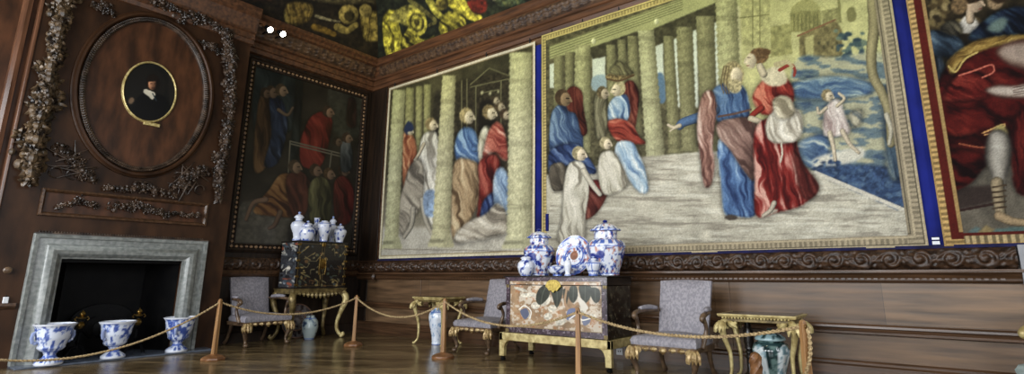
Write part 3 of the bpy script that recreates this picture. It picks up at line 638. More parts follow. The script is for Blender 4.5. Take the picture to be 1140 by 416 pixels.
P.ell(170, 87, 6.5, 3.6, (38, 26, 18), -10); P.line([(167.6, 93), (169.4, 93)], .9, (60, 36, 26)); P.line([(172, 93), (174, 93)], .9, (60, 36, 26)); P.line([(171, 93), (171.8, 96)], .8, (140, 96, 70)); P.line([(169, 98), (173, 98)], 1.0, (70, 42, 30))
P.fill([(161, 99), (168, 101), (173, 104), (170, 111), (165, 107), (160, 103)], (214, 206, 186), soft=1); P.ell(146, 112, 3, 4, (140, 116, 92), 30, soft=2); P.line([(170, 104), (174, 112)], 1.2, (60, 74, 80)); P.ell(192, 96, 5, 24, (44, 40, 35), soft=4)
o, u = gridmesh('canvas', V, m_oil, t, mask=((Sg[:-1, :-1]**2+Tg[:-1, :-1]**2) < 1.0)); setcol(o, P.finish(.02, .1, 9, .9, 1.25).reshape(-1, 3)[u])
b = B().box(.0, .03, PC[0]-.02, PC[0]+.17, 3.005, 3.05); b.build('name_plate', m_goldframe, t, bevel=.006)

# dark narrative picture in its carved frame on the recessed wall
t = thing('framed_picture', 'large dark framed figure painting on the shadowed wall behind the cabinet', 'painting', (0, 0, 0))
fy, fz, q = (-2.44, -.10), (1.36, 4.56), XW
b = B(); prof = [(0, 0), (0, .03), (.04, .055), (.06, .05), (.07, .03), (.11, .03), (.12, .045), (.14, .04), (.15, .0)]; vs = []
for cy, cz, sy, sz in ((fy[0], fz[0], 1, 1), (fy[1], fz[0], -1, 1), (fy[1], fz[1], -1, -1), (fy[0], fz[1], 1, -1)):
    for d, x in prof: vs.append((q+x, cy+sy*d, cz+sz*d))
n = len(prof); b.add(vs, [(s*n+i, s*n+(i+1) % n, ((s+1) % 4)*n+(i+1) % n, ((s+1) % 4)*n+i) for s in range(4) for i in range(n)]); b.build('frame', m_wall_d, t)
b = B(); dd = .09
for y in np.arange(fy[0]+dd, fy[1]-dd, .075):
    for z in (fz[0]+dd, fz[1]-dd): b.ball((q+.045, y, z), .022, 8, 5, (.8, 1.25, 1))
for z in np.arange(fz[0]+dd, fz[1]-dd, .075):
    for y in (fy[0]+dd, fy[1]-dd): b.ball((q+.045, y, z), .022, 8, 5, (.8, 1, 1.25))
b.build('bead_moulding', M('dark_gilt_beads', (150, 122, 92), (90, 66, 46), (20, 20, 20), rough=.3), t, smooth=True)
Sg, Tg = np.meshgrid(np.linspace(fy[0]+.13, fy[1]-.13, 260), np.linspace(fz[0]+.13, fz[1]-.13, 340)); V = np.stack([0*Sg+q+.02, Sg, Tg], -1)
P = Paint(V, (52, 46, 35)); P.c *= (.6+.8*fbm(P.px*.05, P.py*.05, 2))[..., None]
P.fill([(270, 225), (335, 235), (330, 280), (262, 280)], (104, 98, 82), soft=6, var=.3); P.fill([(330, 236), (410, 232), (410, 285), (330, 285)], (70, 64, 54), soft=6, var=.3)
P.drape([(284, 66), (330, 78), (332, 110), (322, 148), (300, 120), (284, 150)], (44, 56, 54), (74, 88, 84), (22, 30, 30), 75, .6, 2)
P.drape([(332, 80), (338, 84), (330, 190), (322, 186)], (34, 40, 36), (52, 58, 52), (18, 22, 20), 85, .8, 3)
P.fill([(366, 96), (402, 104), (400, 150), (372, 146)], (62, 62, 50), soft=5, var=.4)
P.drape([(288, 112), (300, 106), (304, 150), (296, 186), (282, 186)], (92, 62, 34), (132, 92, 50), (44, 28, 18), 85, 1, 4)
P.drape([(300, 108), (314, 112), (320, 140), (310, 180), (294, 184), (302, 150)], (36, 50, 76), (74, 92, 120), (16, 22, 36), 75, 1, 5)
P.limb([(310, 122), (320, 128), (326, 120)], (4, 3), (120, 96, 70)); P.head(303, 103, 6, (128, 98, 70), (70, 52, 34)); P.head(314, 101, 6, (150, 118, 84), (84, 64, 40)); P.head(296, 104, 5, (118, 88, 62), (60, 44, 30))
P.drape([(338, 146), (346, 130), (360, 124), (370, 134), (366, 160), (356, 186), (336, 184), (334, 160)], (136, 34, 26), (176, 56, 40), (64, 16, 14), 70, .9, 6); P.head(366, 125, 5.5, (150, 112, 82), (70, 50, 34))
for a in (((323, 157), (380, 171)), ((324, 160), (379, 174)), ((323, 157), (321, 192)), ((369, 170), (367, 186))): P.line(a, 1.6, (128, 120, 96), sm=False)
P.drape([(300, 210), (312, 194), (328, 196), (340, 214), (332, 240), (300, 240), (282, 236), (290, 222)], (150, 96, 44), (206, 150, 84), (64, 30, 20), 40, .8, 7)
P.drape([(318, 200), (334, 190), (346, 206), (340, 238), (326, 240)], (96, 44, 30), (130, 66, 44), (44, 20, 16), 70, .9, 8); P.head(329, 186, 6.5, (152, 118, 84), (84, 66, 44)); P.limb([(296, 222), (282, 226), (274, 244)], (6, 4), (150, 112, 82)); P.limb([(312, 236), (306, 250), (300, 254)], (6, 4), (120, 90, 66))
P.drape([(344, 208), (356, 196), (368, 208), (366, 246), (346, 246)], (96, 92, 52), (142, 138, 82), (44, 42, 26), 80, .9, 9); P.head(352, 190, 6, (142, 108, 80), (84, 60, 38)); P.head(367, 194, 5.5, (150, 116, 86), (96, 70, 40))
P.drape([(372, 204), (384, 196), (394, 214), (390, 246), (374, 246)], (112, 34, 28), (150, 58, 44), (52, 16, 14), 80, .9, 10); P.head(383, 190, 5.5, (136, 104, 78), (64, 46, 32)); P.drape([(380, 160), (390, 158), (392, 186), (380, 190)], (90, 96, 96), (130, 136, 132), (44, 50, 52), 80, 1, 11); P.head(387, 154, 5, (140, 110, 82), (70, 50, 36)); P.head(376, 158, 4.5, (110, 84, 62), (50, 38, 28))
P.drape([(388, 110), (396, 112), (396, 140), (386, 138)], (64, 38, 30), (90, 56, 42), (32, 20, 16), 80, 1, 12)
P.c *= .68
o, u = gridmesh('canvas', V, m_oil, t); setcol(o, P.finish(.04, .12, 9, .78).reshape(-1, 3)[u])
# pair of lit spotlights fixed to the cornice above it
def spot(px, py, label):
    p = atX(px, py, .16); t = thing('spotlight', label, 'spotlight', tuple(p), 0, 'lit spotlights on the cornice')
    d = Vector((.75, .25, -.5)).normalized(); rot = d.to_track_quat('Z', 'Y').to_matrix()
    def tr(b): b.v = [tuple(rot@Vector(q)) for q in b.v]; return b
    tr(B().lathe([(.02, -.11), (.04, -.1), (.042, -.02), (.05, 0), (.046, .0), (.038, -.03), (.03, -.05)], 18, closed=False)).build('housing', m_iron, t, smooth=True, angle=40)
    tr(B().ball((0, 0, 0), .046, 14, 8, (1, 1, .5))).build('bulb', m_bulb, t, smooth=True)
    B().tube([tuple(rot@Vector((0, 0, -.1))), (-.1, 0, -.03), (-.16, 0, .0), (-.30, 0, .0)], .012, 8).build('bracket', m_iron, t, smooth=True)
spot(301, 33, 'left one of the two small lit spotlights on the left cornice')
spot(315, 38, 'right one of the two small lit spotlights on the left cornice')
# ------------------------------------------------------------------ armchairs
def curve(pts, k=6):
    P_ = np.array(pts, float); q = np.vstack([2*P_[0]-P_[1], P_, 2*P_[-1]-P_[-2]]); out = []
    for i in range(1, len(q)-2):
        a, b, c, d = q[i-1:i+3]
        for t in np.arange(k)/k: out.append(.5*((2*b)+(c-a)*t+(2*a-5*b+4*c-d)*t*t+(3*b-a-3*c+d)*t**3))
    return [tuple(p) for p in out]+[tuple(P_[-1])]
def rad(r, n): return list(np.interp(np.linspace(0, 1, n), np.linspace(0, 1, len(r)), r))
def cushion(x0, x1, y0, y1, z0, z1, n=12, dome=.03, tap=0.0, r=.03):
    """softly domed upholstered block"""
    b = B(); b.box(x0, x1, y0, y1, z0, z1); vs = []; fs = []
    us = np.linspace(-1, 1, n+1); cx, cy = (x0+x1)/2, (y0+y1)/2; b = B()
    top = []; prof = [(0, 0), (.0, .6), (.25, .9), (1, 1)]
    def P_(u, v, z, ins): return (cx+u*((x1-x0)/2-ins)*(1-tap*(v+1)/2), cy+v*((y1-y0)/2-ins), z)
    ring = [(u, -1) for u in us]+[(1, v) for v in us[1:]]+[(u, 1) for u in us[::-1][1:]]+[(-1, v) for v in us[::-1][1:-1]]
    m = len(ring); lev = [(z0, 0), (z0+(z1-z0)*.5, -.008), (z1-r, 0), (z1-r*.3, r*.3), (z1, r)]
    for z, ins in lev:
        for u, v in ring: vs.append(P_(u, v, z, ins))
    for l in range(len(lev)-1):
        for k in range(m): fs.append((l*m+k, l*m+(k+1) % m, (l+1)*m+(k+1) % m, (l+1)*m+k))
    b.add(vs, fs); o = len(b.v); g = [P_(u, v, z1+dome*(1-u*u)*(1-v*v)**.8, r) for v in us for u in us]
    b.add(g, [(j*(n+1)+i, j*(n+1)+i+1, (j+1)*(n+1)+i+1, (j+1)*(n+1)+i) for j in range(n) for i in range(n)]); b.f.append(tuple(range(m))[::-1]); return b
def armchair(label, loc, rz, group, sc=1.0, fab=None, wood=None):
    m_chw = wood or globals()['m_chw']
    fab = fab or m_fab; t = thing('armchair', label, 'armchair', loc, rz, group); t.scale = (sc, sc, sc)
    cushion(-.345, .345, -.285, .27, .345, .43, dome=.035, tap=.1).build('seat', fab, t, smooth=True, angle=50)
    b = B(); b.frust((-.335, .335, -.275, .26), .29, (-.342, .342, -.281, .265), .345); b.build('seat_rail', m_chw, t, bevel=.006)
    b = B()
    for x in (-.27, -.19, -.1, 0, .1, .19, .27):
        b.leaf((x, -.283, .335), (0, 0, -1), (0, -1, 0), .05+.035*(abs(x) > .2)+.02*(x == 0), .08, .3)
    b.build('carved_apron', m_chg, t, smooth=True)
    # back: raked padded panel
    ys = lambda z: .225+.16*((z-.40)/.58); n = 12; vs = []; fs = []
    us = np.linspace(-1, 1, n+1); vv = np.linspace(0, 1, n+1)
    for sgn in (-1, 1):
        for v in vv:
            for u in us:
                z = .40+.575*v; w = .275+.02*v; edge = (1-abs(u)**6)*(1-abs(2*v-1)**8)
                vs.append((u*w, ys(z)+.035+sgn*(.02+.028*edge), z+(.012*(1-u*u) if v > .99 else 0)))
    N1 = (n+1)**2
    for j in range(n):
        for i in range(n):
            a = j*(n+1)+i; fs += [(a, a+1, a+n+2, a+n+1), (N1+a, N1+a+n+1, N1+a+n+2, N1+a+1)]
    ring = [i for i in range(n+1)]+[(j*(n+1)+n) for j in range(1, n+1)]+[n*(n+1)+i for i in range(n-1, -1, -1)]+[j*(n+1) for j in range(n-1, 0, -1)]
    fs += [(ring[k], N1+ring[k], N1+ring[(k+1) % len(ring)], ring[(k+1) % len(ring)]) for k in range(len(ring))]
    B().add(vs, fs).build('backrest', fab, t, smooth=True, angle=60)
    for s in (-1, 1):
        c_ = curve([(s*.30, -.235, .33), (s*.335, -.29, .26), (s*.315, -.27, .16), (s*.30, -.255, .08), (s*.305, -.28, .03), (s*.305, -.295, .02)])
        b = B().tube(c_, rad([.045, .05, .03, .02, .022, .03], len(c_)), 10); b.ball((s*.305, -.29, .03), .036, 10, 6, (1, 1.15, .85))
        lg = b.build('leg', m_chw, t, smooth=True, angle=0); b = B()
        for k in range(5):
            a = -PI/2+s*(k-2)*.5; d = (math.cos(a)*.3, math.sin(a)*.3, -1); b.leaf((s*.325+math.cos(a)*.035, -.275+math.sin(a)*.035, .33), d, (math.cos(a), math.sin(a), .2), .13, .055, .25)
        b.build('carved_knee', m_chg, lg, smooth=True)
        c_ = curve([(s*.27, .24, .34), (s*.27, .27, .22), (s*.275, .33, .08), (s*.28, .385, .02)]); b = B().tube(c_, rad([.035, .026, .022, .03], len(c_)), 8); b.ball((s*.28, .385, .02), .026, 8, 6, (1, 1.1, .75)); b.build('leg', m_chw, t, smooth=True, angle=0)
        c_ = curve([(s*.28, .285, .66), (s*.33, .16, .665), (s*.365, .0, .66), (s*.372, -.11, .645), (s*.37, -.15, .615), (s*.37, -.12, .59), (s*.37, -.10, .605)])
        b = B().tube(c_, rad([.02, .022, .024, .028, .028, .02, .012], len(c_)), 8)
        c_ = curve([(s*.37, -.11, .62), (s*.375, -.06, .52), (s*.36, -.08, .42), (s*.34, -.12, .33)]); b.tube(c_, rad([.022, .02, .024, .032], len(c_)), 8)
        ar = b.build('arm', m_chw, t, smooth=True, angle=0)
        c_ = curve([(s*.295, .24, .685), (s*.335, .12, .695), (s*.362, -.02, .69)]); B().tube(c_, rad([.028, .036, .034, .022], len(c_)), 10, sq=(.8, 1.1)).build('arm_pad', fab, ar, smooth=True, angle=0)
    return t
GA = 'silver damask armchairs along the walls'
armchair('silver damask armchair against the fireplace wall, just left of the cabinet on stand', (.09, -1.99, 0), PI/2+.03, GA, 1.0)
armchair('silver damask armchair between the small gilt table and the lacquer coffer', (3.36, -.52, 0), .0, GA, .97)
armchair('silver damask armchair between the lacquer coffer and the gilt table at right', (6.23, -.87, 0), 0, GA, .97)
_r = ray(1137, 366); _p = CAM+_r*((.64-1.0)/_r[2]); AC4 = (float(_p[0])+.372, float(_p[1])-.142, 0)
armchair('pale green armchair at the right edge, only its scrolled arm and seat corner in view', AC4, -.75, None, .99, m_fab_g, m_gilt)

# ------------------------------------------------------------------ gilt side tables
def side_table(label, loc, w, d, h, rz=0, group='gilt side tables by the long wall'):
    t = thing('side_table', label, 'table', loc, rz, group)
    B().frust((-w/2, w/2, -d/2, d/2), h-.03, (-w/2-.012, w/2+.012, -d/2-.012, d/2+.012), h-.012).box(-w/2-.012, w/2+.012, -d/2-.012, d/2+.012, h-.012, h).build('tabletop', m_gilt, t, bevel=.004)
    B().box(-w/2+.02, w/2-.02, -d/2+.02, d/2-.02, h, h+.003).build('inlaid_top', M('dark_inlay', (92, 78, 54), (56, 46, 32), (9, 9, 9), rough=.25), t)
    b = B().box(-w/2+.03, w/2-.03, -d/2+.03, d/2-.03, h-.075, h-.03); b.build('apron', m_gilt_d, t, bevel=.006)
    b = B()
    for k in np.arange(-w/2+.04, w/2-.03, .03): b.ball((k, -d/2+.005, h-.036), .011, 6, 4)
    b.build('carved_edge', m_gilt, t, smooth=True)
    for sx in (-1, 1):
        for sy in (-1, 1):
            x, y = sx*(w/2-.05), sy*(d/2-.05)
            c_ = curve([(x-sx*.01, y-sy*.01, h-.05), (x+sx*.03, y+sy*.03, h-.12), (x+sx*.012, y+sy*.012, h-.24), (x-sx*.02, y-sy*.02, h*.42), (x-sx*.02, y-sy*.02, .1), (x+sx*.01, y+sy*.01, .03), (x+sx*.03, y+sy*.03, .016)])
            b = B().tube(c_, rad([.03, .04, .026, .02, .016, .015, .02], len(c_)), 8); b.ball((x+sx*.022, y+sy*.022, .018), .023, 8, 6, (1.1, 1.1, .75)); lg = b.build('leg', m_gilt, t, smooth=True, angle=0)
            b = B()
            for k in range(5):
                a = math.atan2(sy, sx)+(k-2)*.55; b.leaf((x+sx*.015+math.cos(a)*.03, y+sy*.015+math.sin(a)*.03, h-.07), (math.cos(a)*.5, math.sin(a)*.5, -1), (math.cos(a), math.sin(a), .3), .12, .05, .3)
            for dx, dy in ((-sx*.08, 0), (0, -sy*.08)):
                b.leaf((x+dx*.4, y+dy*.4+sy*.03*(dx != 0), h-.07), (dx*9, dy*9, -.5), (sx*(dy != 0), sy*(dx != 0), 0), .11, .06, .3); b.ball((x+dx*1.3, y+dy*1.3+sy*.03*(dx != 0), h-.085), .018, 8, 5)
            b.build('carved_knee', m_gilt, lg, smooth=True)
    return t
side_table('small gilt side table near the corner, with a tall vase beneath it', (2.26, -.38, 0), .66, .44, .69)
side_table('gilt side table right of the third armchair, with a lidded vase beneath it', (7.02, -.56, 0), .70, .46, .64)

# ------------------------------------------------------------------ cabinet on stand in the corner
CX0, CX1, CY0, CY1 = -.20, .30, -1.60, -.72           # body; front faces +X
t = thing('stand', 'gilt carved stand with scrolled legs under the black cabinet', 'stand', (.05, -1.16, 0))
b = B().box(-.30, .27, -.47, .47, .72, .80).box(-.31, .28, -.48, .48, .785, .80); b.build('frame', m_gilt_d, t, bevel=.008)
b = B()
for y in np.arange(-.42, .43, .07): b.leaf((.272, y, .74), (0, 0, -1), (1, 0, 0), .07+.03*math.cos(y*7), .07, .3)
b.build('carved_apron', m_gilt_d, t, smooth=True)
for sy in (-1, 1):
    for fx in (1, -1):
        x = .22 if fx > 0 else -.25; y = sy*.42
        c_ = curve([(x, y, .74), (x+.05*fx, y+sy*.045, .66), (x+.055*fx, y+sy*.035, .56), (x, y, .40), (x-.03*fx, y-sy*.03, .25), (x-.025*fx, y-sy*.02, .12), (x+.02*fx, y+sy*.03, .04), (x+.05*fx, y+sy*.05, .05), (x+.04*fx, y+sy*.04, .09)])
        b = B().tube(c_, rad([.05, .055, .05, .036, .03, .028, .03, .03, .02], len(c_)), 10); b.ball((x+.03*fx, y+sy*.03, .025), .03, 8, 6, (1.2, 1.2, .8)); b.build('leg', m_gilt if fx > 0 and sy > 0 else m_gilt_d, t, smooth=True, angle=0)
t = thing('lacquer_cabinet', 'black lacquer cabinet with flowers and gilt hinges on a gilt stand', 'cabinet', (0, 0, 0))
B().box(CX0, CX1-.02, CY0, CY1, .80, 1.53).build('carcass', m_lac, t, bevel=.006)
B().box(CX0-.01, CX1+.01, CY0-.015, CY1+.015, 1.53, 1.555).build('top_moulding', m_lac, t, bevel=.004)
B().box(CX0-.01, CX1+.01, CY0-.015, CY1+.015, .80, .82).build('base_moulding', m_lac, t, bevel=.004)
def picture_panel(name, V, fn, parent, flip=False):
    P = Paint(V, (24, 21, 19)); fn(P); o, u = gridmesh(name, V, m_lacq, parent, smooth=False, flip=flip); setcol(o, P.finish(.0, .1).reshape(-1, 3)[u]); return o
def flowers(P, seed, n, colors, x0, x1, y0, y1, r=(1, 3)):
    R = random.Random(seed)
    for _ in range(n):
        x, y = R.uniform(x0, x1), R.uniform(y0, y1); c = R.choice(colors)
        if R.random() < .4: P.line([(x, y), (x+R.uniform(-5, 5), y+R.uniform(-4, 4)), (x+R.uniform(-8, 8), y+R.uniform(-7, 7))], (1.3, .5), c)
        else: P.ell(x, y, R.uniform(*r), R.uniform(*r)*.8, c, R.uniform(0, 180), soft=1, var=.4)
fc = [(104, 96, 70), (128, 112, 72), (66, 74, 60), (84, 62, 40), (150, 128, 84), (52, 58, 60)]
ym = (CY0+CY1)/2
for k, (ya, yb) in enumerate(((CY0+.01, ym-.003), (ym+.003, CY1-.01))):
    Sg, Tg = np.meshgrid(np.linspace(ya, yb, 90), np.linspace(.825, 1.525, 120))
    def fn(P):
        P.c *= (.6+.9*fbm(P.px*.25, P.py*.25, 4+k))[..., None]; flowers(P, 5+k, 110, fc, 330, 388, 264, 326, (.8, 2.6)); e = np.minimum.reduce([Sg-ya, yb-Sg, Tg-.825, 1.525-Tg]); P.lay(((e < .02) & (e > .012)).astype(float)*.6, (120, 98, 52))
    d = B().box(CX1-.02, CX1-.001, ya, yb, .822, 1.528).build('door', m_lac, t); picture_panel('painted_front', np.stack([0*Sg+CX1, Sg, Tg], -1), fn, d)
Sg, Tg = np.meshgrid(np.linspace(CX0+.01, CX1-.01, 70), np.linspace(.825, 1.525, 110))
def fn(P):
    P.c = np.ones(P.c.shape)*np.array([52, 54, 58])*(.5+1.0*fbm(P.px*.3, P.py*.3, 4))[..., None]; flowers(P, 9, 60, [(150, 150, 146), (176, 172, 160), (130, 70, 50), (60, 70, 78), (24, 24, 26), (110, 116, 122), (190, 184, 170)], 312, 334, 264, 330, (1.2, 3.4))
picture_panel('painted_side', np.stack([Sg, 0*Sg+CY0-.001, Tg], -1), fn, t)
for y in (CY0, CY1):
    for z in (.86, .99, 1.12, 1.24, 1.36, 1.49):
        B().box(CX1-.004, CX1+.012, y-.01 if y == CY0 else y-.05, y+.05 if y == CY0 else y+.01, z-.016, z+.016).build('hinge', m_brass, t, bevel=.004)
B().lathe([(.001, -.006), (.075, -.004), (.08, 0), (.05, .008), (.001, .01)], 16, (CX1+.003, ym, 1.19), 'x', sx=.8, sy=1.1).build('lock_plate', m_brass, t, smooth=True)
for s in (-1, 1):
    b = B().tube([(CX1+.006, ym+s*.05, 1.02), (CX1+.012, ym+s*.06, 1.14), (CX1+.006, ym+s*.05, 1.3)], .008, 6); b.build('lock_bar', m_brass, t, smooth=True)
B().box(CX1-.004, CX1+.014, ym-.03, ym+.03, 1.47, 1.535).build('top_clasp', m_brass, t, bevel=.006)

# lidded jars and open vases on the cabinet
def jar(label, name, x, y, z, h, w, lid, seed, group, dens=.55, shape='shoulder', **k):
    t = thing(name, label, 'jar' if name == 'lidded_jar' else 'vase', (x, y, z), 0, group); hb = h*(.78 if lid else 1.0); r = w/2
    if shape == 'shoulder': pr = [(0, 0), (.55*r, 0), (.58*r, .03*hb), (.55*r, .08*hb), (.62*r, .25*hb), (.85*r, .5*hb), (1.0*r, .72*hb), (.95*r, .84*hb), (.7*r, .93*hb), (.48*r, .96*hb), (.46*r, hb), (.3*r, hb)]
    elif shape == 'baluster': pr = [(0, 0), (.6*r, 0), (.62*r, .05*hb), (.52*r, .16*hb), (.62*r, .34*hb), (.92*r, .56*hb), (1.0*r, .68*hb), (.86*r, .8*hb), (.5*r, .87*hb), (.42*r, .93*hb), (.5*r, hb), (.3*r, hb)]
    elif shape == 'round': pr = [(0, 0), (.6*r, 0), (.62*r, .03*hb), (.82*r, .2*hb), (1.0*r, .5*hb), (.95*r, .72*hb), (.7*r, .88*hb), (.52*r, .92*hb), (.52*r, hb), (.3*r, hb)]
    else: pr = [(0, 0), (.5*r, 0), (.5*r, .04*hb), (.62*r, .2*hb), (.95*r, .42*hb), (1.0*r, .5*hb), (.86*r, .64*hb), (.5*r, .74*hb), (.42*r, .8*hb), (.5*r, .9*hb), (.56*r, hb), (.3*r, hb)]
    ware(pr, 'body', t, 80, k.pop('bands', [(.03*hb, .06*hb, BLU), (.86*hb, .89*hb, BLU)]), dens, k.pop('sc', 11), seed, **k)
    if lid:
        c = hb; q = [(.3*r, c), (.62*r, c), (.64*r, c+.02*h), (.6*r, c+.05*h), (.42*r, c+.1*h), (.16*r, c+.13*h), (.1*r, c+.15*h), (.2*r, c+.175*h), (.2*r, c+.2*h), (.06*r, c+.225*h), (.0, c+.23*h)]
        lo = ware(q, 'lid', t, 64, [(c+.15*h, c+.24*h, BLU*.6+WHT*.4)], dens, k.get('sc', 11), seed+3, **{a: b_ for a, b_ in k.items() if a in ('white', 'blue', 'dark', 'red')})
    return t
GJ = 'blue and white jars on the black cabinet'; zt = 1.555; W2 = np.array([214, 218, 230.])
jar('tall white lidded jar at the left end on top of the black cabinet', 'lidded_jar', .06, float(atX(331, 264, .06)[1]), zt, .48, .24, 1, 1, GJ, .66, 'baluster', white=W2)
jar('rounded white lidded jar second from left on the black cabinet, in front', 'lidded_jar', .20, float(atX(341.5, 265, .2)[1]), zt, .33, .24, 1, 2, GJ, .57, 'round', white=W2)
jar('slim open-necked white vase at the middle back on the black cabinet', 'vase', -.08, float(atX(351.5, 262, -.08)[1]), zt, .42, .18, 0, 3, GJ, .6, 'gourd', white=W2)
jar('open white jar with blue sprays and straight neck, front middle of the black cabinet', 'vase', .20, float(atX(360, 266, .2)[1]), zt, .35, .23, 0, 4, GJ, .55, 'shoulder', white=W2)
jar('slender white lidded jar at the back right on the black cabinet', 'lidded_jar', -.04, float(atX(369.5, 263, -.04)[1]), zt, .47, .19, 1, 5, GJ, .62, 'baluster', white=W2)
jar('squat blue-tinged lidded jar at the right end on top of the black cabinet', 'lidded_jar', .17, float(atX(378, 266, .17)[1]), zt, .33, .22, 1, 6, GJ, .54, 'shoulder', white=W2)
# under the cabinet
GR = np.array([170, 184, 184.])
jar('grey-blue floor vase with a dark scroll standing under the gilt cabinet stand', 'vase', .10, -1.16, 0, .37, .25, 0, 7, None, .5, 'round', white=GR, blue=np.array([92, 112, 134.]), dark=np.array([44, 60, 84.]), sc=7)
t = thing('charger', 'large dark patterned dish propped up behind the vase under the cabinet stand', 'dish', (-.16, -1.22, .0)); t.rotation_euler = (0, math.radians(-8), 0)
b = B(); pr = [(0, .02), (.13, .02), (.15, .0), (.27, -.02), (.275, -.01), (.16, .02), (.14, .035), (0, .035)]
def dishcol(seed, wh, bl, dk, rim):
    def f(V):
        r = np.hypot(V[:, 1], V[:, 2]-.275); a = np.arctan2(V[:, 2]-.275, V[:, 1]); n_ = fbm(V[:, 1]*26+9, V[:, 2]*26+3, seed, 3); c_ = np.array(wh)*np.ones((len(V), 3)); k = np.clip((n_-.45)*9, 0, 1)[:, None]; c_ = c_*(1-k)+np.array(bl)*k
        k = np.clip((n_-.6)*12, 0, 1)[:, None]; c_ = c_*(1-k)+np.array(dk)*k; k = ((np.abs(r-.15) < .012) | (r > .262))[:, None]; return np.where(k, np.array(rim), c_)
    return f
def dish(name, R_, t, cf, off):
    rs = list(np.linspace(0.001, R_, 26)); vs = []; n = 64
    def x_of(r): q = r/R_; return .0 if q < .5 else (.025*(q-.5)/.5)
    for r in rs:
        for k in range(n): vs.append((x_of(r), r*math.cos(2*PI*k/n), R_+r*math.sin(2*PI*k/n)))
    for r in rs[::-1]:
        for k in range(n): vs.append((x_of(r)-.014, r*math.cos(2*PI*k/n), R_+r*math.sin(2*PI*k/n)))
    m = len(rs)*2; o = B().add(vs, [(i*n+k, i*n+(k+1) % n, (i+1)*n+(k+1) % n, (i+1)*n+k) for i in range(m-1) for k in range(n)]).build(name, m_glaze, t, smooth=True, angle=50)
    V = np.array(vs); V[:, 1:] = V[:, 1:]*.275/R_; setcol(o, cf(V)); return o
dish('plate', .275, t, dishcol(3, (96, 92, 92), (60, 50, 50), (34, 28, 30), (110, 84, 70)), 0)

# ------------------------------------------------------------------ lacquer coffer on its gilt stand
QX0, QX1, QY0, QY1 = 4.07, 5.51, -.93, -.38
t = thing('coffer_stand', 'low gilt stand with bracketed legs carrying the lacquer coffer', 'stand', (0, 0, 0))
SX0, SX1, SY0, SY1 = QX0-.06, QX1+.06, QY0-.05, QY1+.03
b = B(); z0, z1 = .235, .325
b.box(SX0, SX1, SY0, SY0+.05, z0, z1).box(SX0, SX1, SY1-.05, SY1, z0, z1).box(SX0, SX0+.05, SY0, SY1, z0, z1).box(SX1-.05, SX1, SY0, SY1, z0, z1); b.build('frame', m_gilt, t, bevel=.006)
B().box(SX0+.03, SX1-.03, SY0+.03, SY1-.03, z1-.02, z1).build('shelf', m_gilt_d, t)
for x, sx in ((SX0, 1), (SX1, -1)):
    for y, sy in ((SY0, 1), (SY1, -1)):
        pr = [(0, .05), (.075, .05), (.075, .15), (.09, .19), (.12, .225), (.16, z0), (0, z0)]
        b = B(); vs = [(x+sx*a, y, z) for a, z in pr]+[(x+sx*a, y+sy*.05, z) for a, z in pr]; n = len(pr)
        b.add(vs, [(i, (i+1) % n, n+(i+1) % n, n+i) for i in range(n)]+[tuple(range(n)), tuple(range(n, 2*n))]); lg = b.build('leg', m_gilt, t, bevel=.004)
        B().lathe([(.012, 0), (.03, .004), (.034, .02), (.022, .036), (.03, .052)], 14, (x+sx*.04, y+sy*.03, 0)).build('foot', m_iron, lg, smooth=True)
t = thing('lacquer_coffer', 'large lacquer chest with pale flower front and dark leaves on a gilt stand', 'chest', (0, 0, 0))
B().box(QX0, QX1, QY0, QY1, .325, .89).build('carcass', m_lac, t, bevel=.005)
B().box(QX0-.012, QX1+.012, QY0-.012, QY1+.012, .895, .985).box(QX0-.03, QX1+.03, QY0-.03, QY1+.03, .985, 1.0).build('lid', m_lac, t, bevel=.005)
